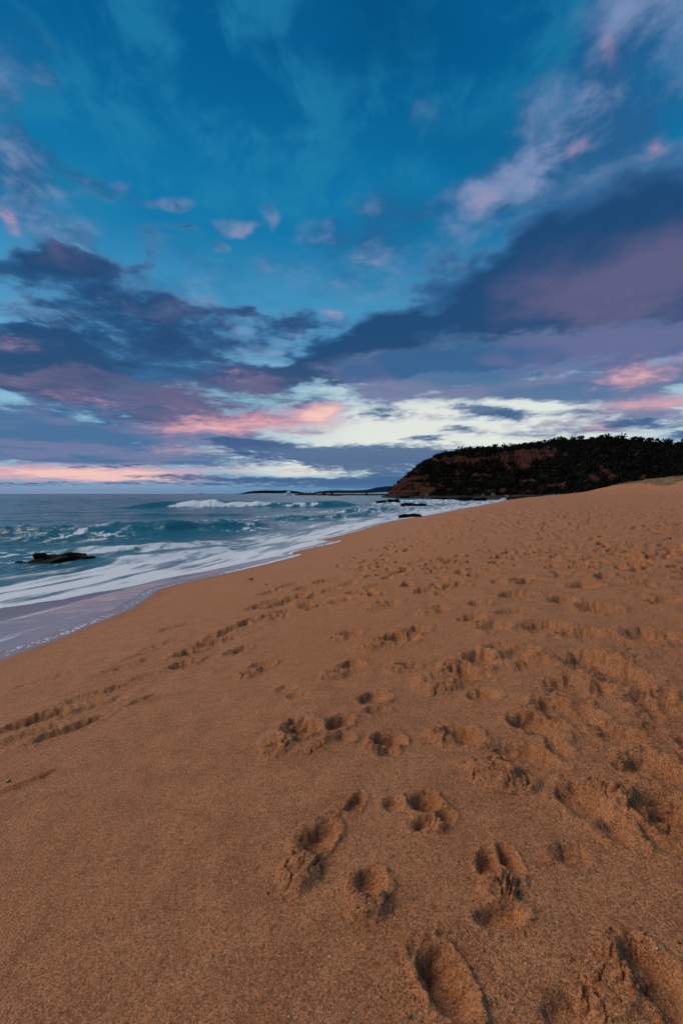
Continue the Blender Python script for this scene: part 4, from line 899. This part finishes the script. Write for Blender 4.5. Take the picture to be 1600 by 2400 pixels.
# ------------------------------------------------------------------ far coast
def far_material(name, c):
    m, T, p, out = material(name); tc = T.node('ShaderNodeTexCoord'); n = T.noise(V(T, tc.outputs['Object']), 0.02, 5, 0.65)
    T.put(p.inputs['Base Color'], T.mix(tuple(v * 0.55 for v in c) + (1,), tuple(c) + (1,), n)); p.inputs['Roughness'].default_value = 1.0; p.inputs['Specular IOR Level'].default_value = 0.0
    return m
M_FAR = far_material('far_bush', (0.012, 0.020, 0.028)); M_FAR2 = far_material('far_bush_blue', (0.016, 0.036, 0.062)); M_FARSAND = far_material('far_sand', (0.36, 0.34, 0.34))
def ridge(name, D, prof, depth, mat, label, rough=0.10):
    u = np.array([p[0] for p in prof]); hpx = np.array([p[1] for p in prof])
    uu = np.linspace(u[0], u[-1], 220); vv = np.linspace(0, 1, 16); U, W = np.meshgrid(uu, vv)
    H = np.interp(U, u, hpx) / FPX * D; Hn = H * (1 + rough * fbm(U * 260, W * 3, 4, 0.6)) + 0.2 * np.minimum(H, 6) * fbm(U * 900, W * 2, 3)
    Z = np.clip(Hn, 0, None) * np.sin(np.pi * np.clip(W * 0.9 + 0.03, 0, 1)) ** 0.6 - 1.0
    Y = D + depth * W; X = U * D * (1 + 0.02 * W)
    o = mesh_obj(name, np.stack([X, Y, Z], -1).reshape(-1, 3), grid_faces(16, 220), mat); tag(o, label, 'headland', kind='structure'); return o
ridge('far_headland', 2500, [(-0.243, 0), (-0.225, 3), (-0.21, 7), (-0.19, 9), (-0.17, 10), (-0.15, 9), (-0.13, 10), (-0.115, 9), (-0.10, 7), (-0.085, 3.5), (-0.06, 3)], 260, M_FAR, 'low dark headland on the horizon left of the shelf')
ridge('far_ridge', 4200, [(-0.072, 1), (-0.062, 5), (-0.04, 8.5), (-0.01, 10), (0.02, 9.5), (0.04, 10), (0.065, 12), (0.085, 17), (0.105, 20), (0.14, 21)], 900, M_FAR2, 'blue wooded ridge far off beside the headland nose')
ridge('far_islet', 5200, [(-0.312, 0), (-0.308, 1.8), (-0.303, 1.4), (-0.298, 0)], 60, M_FAR2, 'tiny dark islet on the horizon over the left sea')
fs = ridge('far_beach', 3600, [(-0.10, 0.4), (-0.06, 1.8), (0.03, 1.6), (0.085, 2.2), (0.10, 4), (0.12, 3)], 120, M_FARSAND, 'thin pale beach below the far blue ridge', 0.02)
def make_pine():
    rg = np.random.default_rng(77); root = empty('pine_tree', (0, 0, 0)); bm = bmesh.new()
    bmesh.ops.create_cone(bm, cap_ends=True, segments=7, radius1=0.8, radius2=0.2, depth=26); bmesh.ops.translate(bm, vec=(0, 0, 12), verts=bm.verts)
    me = bpy.data.meshes.new('trunk'); bm.to_mesh(me); bm.free(); me.materials.append(M_BARK); t = bpy.data.objects.new('trunk', me); COL.objects.link(t); t.parent = root
    V3 = np.concatenate([leaf_cloud(rg, (0, 0, z), (w, w, 1.6), 18, 1.6) for z, w in ((7, 6.0), (10, 5.6), (13, 4.8), (16, 4.0), (19, 3.0), (22, 2.0), (25, 1.0))])
    mesh_obj('crown', V3, np.arange(len(V3)).reshape(-1, 4), M_FAR, parent=root, smooth=False); return root
pine = None
for n_, u in enumerate((-0.083, -0.076, -0.068, -0.055, -0.047, -0.040, -0.031, -0.024, -0.012, -0.004, 0.012, 0.028), 1):
    if pine is None: pine = o = make_pine()
    else: o = copy_thing(pine)
    k = rgr.uniform(0.55, 1.1); o.location = (u * 3700, 3700, 1.0); o.scale = (k, k, k); tag(o, 'tiny dark pine, ' + ordinal(n_) + ' from the left along the far beach', 'tree', 'pines along the far beach')
# long low shelf running out from behind the headland
def build_spit():
    x = np.linspace(-74, 90, 160); w = np.linspace(0, 1, 9); Xg, W = np.meshgrid(x, w)
    H = 2.15 + 0.35 * fbm(Xg / 9, W * 2, 3) - 2.6 * sst(-68, -74, Xg)
    Z = np.where((W < 0.01) | (W > 0.99), -1.5, H); Y = 690 + 26 * W - np.where(W < 0.01, -1.0, 0) + 2 * fbm(Xg / 14, W, 2)
    o = mesh_obj('rock_spit', np.stack([Xg, Y, Z], -1).reshape(-1, 3), grid_faces(9, 160), M_SHELF, smooth=False)
    tag(o, 'long thin dark rock spit reaching left from behind the headland', 'rock spit', kind='structure')
build_spit()
for x, lx, h, lab in ((-27, 2.6, 3.4, 'dark rock lump standing up midway along the thin spit'), (-14.5, 2.0, 2.6, 'smaller dark rock lump right of the first on the thin spit'), (38, 1.6, 2.2, 'small dark rock lump on the spit nearest the headland')):
    o = slab_mesh('spit_rock', rgr, lx, 2.0, h, M_SHELF, 14); o.location = (x, 694, 1.9); tag(o, lab, 'rock')
o = slab_mesh('spit_rock', rgr, 8.5, 3.0, 1.2, M_SHELF, 18); o.location = (-8, 560, -0.1); tag(o, 'low dark rock in the water in front of the thin spit', 'rock')

# spray thrown up by the swell
M_SPRAY, _T, _p, _o = material('sea_spray'); _p.inputs['Base Color'].default_value = (0.82, 0.88, 0.94, 1); _p.inputs['Roughness'].default_value = 0.7
def spray(loc, w, h, n, size, label, seed, plumes):
    rg = np.random.default_rng(seed); bm = bmesh.new()
    for k in range(n):
        px, ph, pw = plumes[int(rg.integers(len(plumes)))]
        t = rg.random() ** 1.6; q = (px * w + rg.normal(0, pw * w * (0.35 + 0.65 * (1 - t))), rg.normal(0, 0.18 * w), t * ph * h)
        v = bmesh.ops.create_icosphere(bm, subdivisions=1, radius=size * rg.uniform(0.4, 1.2) * (1.15 - 0.8 * t))['verts']
        bmesh.ops.translate(bm, vec=q, verts=v)
    me = bpy.data.meshes.new('sea_spray'); bm.to_mesh(me); bm.free(); me.materials.append(M_SPRAY)
    o = bpy.data.objects.new('sea_spray', me); COL.objects.link(o); o.location = loc; tag(o, label, 'spray', kind='stuff')
spray((-80, 692, -0.3), 9.0, 10.0, 300, 1.0, 'white spray bursting at the left end of the thin spit', 3, [(0.15, 1.0, 0.14), (-0.3, 0.45, 0.3), (-0.1, 0.7, 0.2)])
spray((64.5, 176, 0.1), 3.0, 2.0, 200, 0.22, 'white wave bursting against the dark shelf by the sand', 4, [(-0.2, 1.0, 0.22), (0.3, 0.6, 0.4), (-0.6, 0.5, 0.3)])

# ------------------------------------------------------------------ dune grass on the crest at the right
def ground(x, y):
    return beach_z(np.atleast_1d(np.float64(x)), np.atleast_1d(np.float64(y)))
M_GRASS = leaf_material('dune_grass_blades', (0.26, 0.20, 0.12, 1), (0.38, 0.32, 0.21, 1))
def build_grass():
    rg = np.random.default_rng(14); n = 2600
    s0 = rg.uniform(33, 48, n * 3); yy = rg.uniform(60, 176, n * 3)
    sx = np.interp(yy, SHORE_F[2:-2, 1], SHORE_F[2:-2, 0]); x = sx + s0 * 1.12
    s, t = shore_st(x, yy); z = beach_z(x, yy, (s, t))
    patch = fbm(x / 9 + 4, yy / 9, 3)
    ok = (s > 29) & (patch > 0.08) & (x / yy < 0.95)
    ok = np.where(ok)[0][:n]; vv = []
    for k in ok:
        b = 7; a = rg.uniform(0, 6.28, b); h = rg.uniform(0.25, 0.6, b); w = 0.03
        base = np.stack([x[k] + rg.normal(0, 0.25, b), yy[k] + rg.normal(0, 0.25, b), np.full(b, z[k] - 0.05)], 1)
        side = np.stack([np.cos(a), np.sin(a), 0 * a], 1) * w; lean = np.stack([np.cos(a + 1.3), np.sin(a + 1.3), 0 * a], 1) * h[:, None] * 0.5
        up = np.zeros((b, 3)); up[:, 2] = h
        vv.append(np.stack([base - side, base + side, base + lean + up * 0.95 + side * 0.3, base + lean + up - side * 0.3], 1).reshape(-1, 3))
    V3 = np.concatenate(vv)
    o = mesh_obj('dune_grass', V3, np.arange(len(V3)).reshape(-1, 4), M_GRASS, smooth=False)
    tag(o, 'pale dry grass along the crest of the dune at the right', 'grass', kind='stuff')
build_grass()

# ------------------------------------------------------------------ crumbs of damp sand round the footprints
def scatter_mesh(name, pts, size, mat, seed, label, cat, flat=0.7):
    rg = np.random.default_rng(seed); n = len(pts)
    ico = np.array([(0, 0, 1), (0.9, 0, 0.1), (-0.3, 0.85, 0), (-0.4, -0.8, 0.1), (0.1, 0.1, -0.9)], float)
    fac = np.array([(0, 1, 2), (0, 2, 3), (0, 3, 1), (4, 2, 1), (4, 3, 2), (4, 1, 3)])
    a = rg.uniform(0, 6.28, n); c, s = np.cos(a), np.sin(a)
    v = ico[None] * rg.uniform(0.7, 1.3, (n, 5, 1)); v = np.stack([v[..., 0] * c[:, None] - v[..., 1] * s[:, None], v[..., 0] * s[:, None] + v[..., 1] * c[:, None], v[..., 2] * flat], -1)
    V3 = pts[:, None, :] + v * size[:, None, None]
    f = (fac[None] + 5 * np.arange(n)[:, None, None]).reshape(-1, 3)
    o = mesh_obj(name, V3.reshape(-1, 3), f, mat, smooth=False); tag(o, label, cat, kind='stuff'); return o
_gv = np.empty(len(beach.data.vertices) * 3, np.float32); beach.data.vertices.foreach_get('co', _gv); _gv = _gv.reshape(-1, 3)
def on_sand(m, n, seed):
    rg = np.random.default_rng(seed); idx = np.where(m)[0]; return _gv[rg.choice(idx, min(n, len(idx)), replace=False)]
_r = np.hypot(_gv[:, 0], _gv[:, 1]); _front = (_gv[:, 1] > 0.5) & (np.abs(np.arctan2(_gv[:, 0], _gv[:, 1])) < 0.72)
_ch = np.empty(len(_gv), np.float32); beach.data.attributes['churn'].data.foreach_get('value', _ch)
_nearp = np.zeros(len(_gv), bool)
for (k_, px, py, la, lb, an, d) in PRINTS:
    if math.hypot(px, py) > 5.5: continue
    q = np.hypot(_gv[:, 0] - px, _gv[:, 1] - py); _nearp |= (q > 0.75 * la) & (q < 1.75 * max(la, lb))
pc = np.concatenate([on_sand(_nearp & (_r < 5.5), 4500, 1), on_sand(_front & (_ch > 0.5) & (_r > 1.2) & (_r < 4.5), 5000, 2)])
scatter_mesh('sand_crumbs', pc, np.random.default_rng(9).gamma(2.0, 0.0013, len(pc)) + 0.001, beach.data.materials[0], 5, 'loose crumbs of damp sand kicked up around the footprints', 'sand')
set_attr(bpy.data.objects['sand_crumbs'], 'churn', np.zeros(len(pc) * 5)); set_attr(bpy.data.objects['sand_crumbs'], 'wet', np.zeros(len(pc) * 5))
# shell grit: too fine and too many to count
M_GRIT, _T, _p, _o = material('shell_grit'); _oi = _T.node('ShaderNodeTexCoord')
_T.put(_p.inputs['Base Color'], _T.mix((0.75, 0.66, 0.58, 1), (0.06, 0.04, 0.035, 1), _T.ss(0.5, 0.52, _T.noise(V(_T, _oi.outputs['Object']), 60.0, 1, 0.5)))); _p.inputs['Roughness'].default_value = 0.5
pg = on_sand(_front & (_r > 1.0) & (_r < 7.0) & (_ch < 0.8), 2600, 3)
_q = np.random.default_rng(41); _tl = _q.random(1500); _lx = GRIT_LINE[0][0] + (GRIT_LINE[1][0] - GRIT_LINE[0][0]) * _tl + _q.normal(0, 0.10, 1500); _ly = GRIT_LINE[0][1] + (GRIT_LINE[1][1] - GRIT_LINE[0][1]) * _tl + _q.normal(0, 0.10, 1500)
_near = np.where((_r < 7.5) & _front & (_gv[:, 0] < 0))[0]; _pp = []
for _x, _y in zip(_lx, _ly): _pp.append(_near[np.argmin((_gv[_near, 0] - _x) ** 2 + (_gv[_near, 1] - _y) ** 2)])
pg = np.concatenate([pg, _gv[np.unique(_pp)]])
scatter_mesh('shell_grit', pg, np.random.default_rng(4).gamma(2.0, 0.0007, len(pg)) + 0.0007, M_GRIT, 6, 'fine white and dark shell grit speckling the near sand', 'grit')

# ------------------------------------------------------------------ small finds lying on the sand
M_SHELL, _T, _p, _o = material('shell_white'); _p.inputs['Base Color'].default_value = (0.78, 0.70, 0.62, 1); _p.inputs['Roughness'].default_value = 0.35
M_WEED, _T, _p, _o = material('dry_weed'); _p.inputs['Base Color'].default_value = (0.035, 0.022, 0.014, 1); _p.inputs['Roughness'].default_value = 0.7
M_BEAD, _T, _p, _o = material('green_weed'); _tc = _T.node('ShaderNodeTexCoord')
_T.put(_p.inputs['Base Color'], _T.mix((0.16, 0.13, 0.015, 1), (0.32, 0.27, 0.03, 1), _T.noise(V(_T, _tc.outputs['Object']), 60.0, 3))); _p.inputs['Roughness'].default_value = 0.4
def shell_mesh(seed):
    """a ribbed fan-shaped chip of shell"""
    rg = np.random.default_rng(seed); bm = bmesh.new(); n = 9; rows = []
    for i in range(4):
        t = i / 3; rows.append([bm.verts.new((t * math.sin(a) * 1.0, t * math.cos(a), 0.30 * math.sin(t * 2.6) + 0.05 * t * (-1) ** k + rg.normal(0, 0.02))) for k, a in enumerate(np.linspace(-0.9, 0.9, n))])
    for a, b in zip(rows[1:], rows[2:]):
        for k in range(n - 1): bm.faces.new((a[k], a[k + 1], b[k + 1], b[k]))
    tip = bm.verts.new((0, 0, 0))
    for k in range(n - 1): bm.faces.new((tip, rows[1][k + 1], rows[1][k]))
    for v in rows[0]: bm.verts.remove(v)
    bmesh.ops.solidify(bm, geom=bm.faces[:], thickness=0.12)
    me = bpy.data.meshes.new('shell_chip'); bm.to_mesh(me); bm.free(); me.materials.append(M_SHELL); return me
_sm = [shell_mesh(1), shell_mesh(2)]
def near_z(x, y):
    q = np.argmin((_gv[:, 0] - x) ** 2 + (_gv[:, 1] - y) ** 2); return float(_gv[q, 2])
for k, (x, y) in enumerate(SHELLS):
    o = bpy.data.objects.new('shell_chip', _sm[k % 2]); COL.objects.link(o); s_ = random.uniform(0.003, 0.006) * (1 + 0.12 * y)
    o.location = (x, y, near_z(x, y) + s_ * 0.2); o.scale = (s_, s_, s_); o.rotation_euler = (random.uniform(-0.3, 0.3), random.uniform(-0.3, 0.3), random.uniform(0, 6.28))
    tag(o, 'tiny white chip of shell lying on the near sand', 'shell', 'white shell chips on the sand')
def bead(loc, r):
    bm = bmesh.new(); bmesh.ops.create_icosphere(bm, subdivisions=3, radius=r)
    for v in bm.verts:
        q = 1 + 0.16 * math.sin(v.co.x * 3.1 / r) * math.cos(v.co.y * 2.3 / r) + 0.10 * math.sin(v.co.z * 4 / r); v.co *= q; v.co.z *= 0.8
    me = bpy.data.meshes.new('sea_bead'); bm.to_mesh(me); bm.free(); me.materials.append(M_BEAD)
    for p_ in me.polygons: p_.use_smooth = True
    o = bpy.data.objects.new('sea_bead', me); COL.objects.link(o); o.location = loc; return o
x, y = BEAD; tag(bead((x, y, near_z(x, y) + 0.008), 0.011), 'small round yellow green piece of seaweed at the left edge', 'seaweed')
def sprig(x, y, s_, label, seed):
    rg = np.random.default_rng(seed); bm = bmesh.new()
    for k in range(7):
        a = rg.uniform(0, 6.28); L = s_ * rg.uniform(0.5, 1.0); el_ = rg.uniform(0.15, 1.2); prev = None
        for i in range(5):
            t = i / 4; c = np.array([math.cos(a + t * 0.8) * L * t * math.cos(el_), math.sin(a + t * 0.8) * L * t * math.cos(el_), L * t * math.sin(el_) * (1 - 0.3 * t)]); r_ = s_ * 0.06 * (1 - 0.7 * t)
            ring = [bm.verts.new(c + r_ * np.array((math.cos(q), math.sin(q) * 0.6, math.sin(q)))) for q in np.linspace(0, 6.28, 5, endpoint=False)]
            if prev: [bm.faces.new((prev[q], prev[(q + 1) % 5], ring[(q + 1) % 5], ring[q])) for q in range(5)]
            prev = ring
    me = bpy.data.meshes.new('seaweed_sprig'); bm.to_mesh(me); bm.free(); me.materials.append(M_WEED)
    o = bpy.data.objects.new('seaweed_sprig', me); COL.objects.link(o); o.location = (x, y, near_z(x, y)); tag(o, label, 'seaweed')
for (x, y, s_, label) in SPRIGS: sprig(x, y, s_, label, int(abs(x * 100)) + 3)
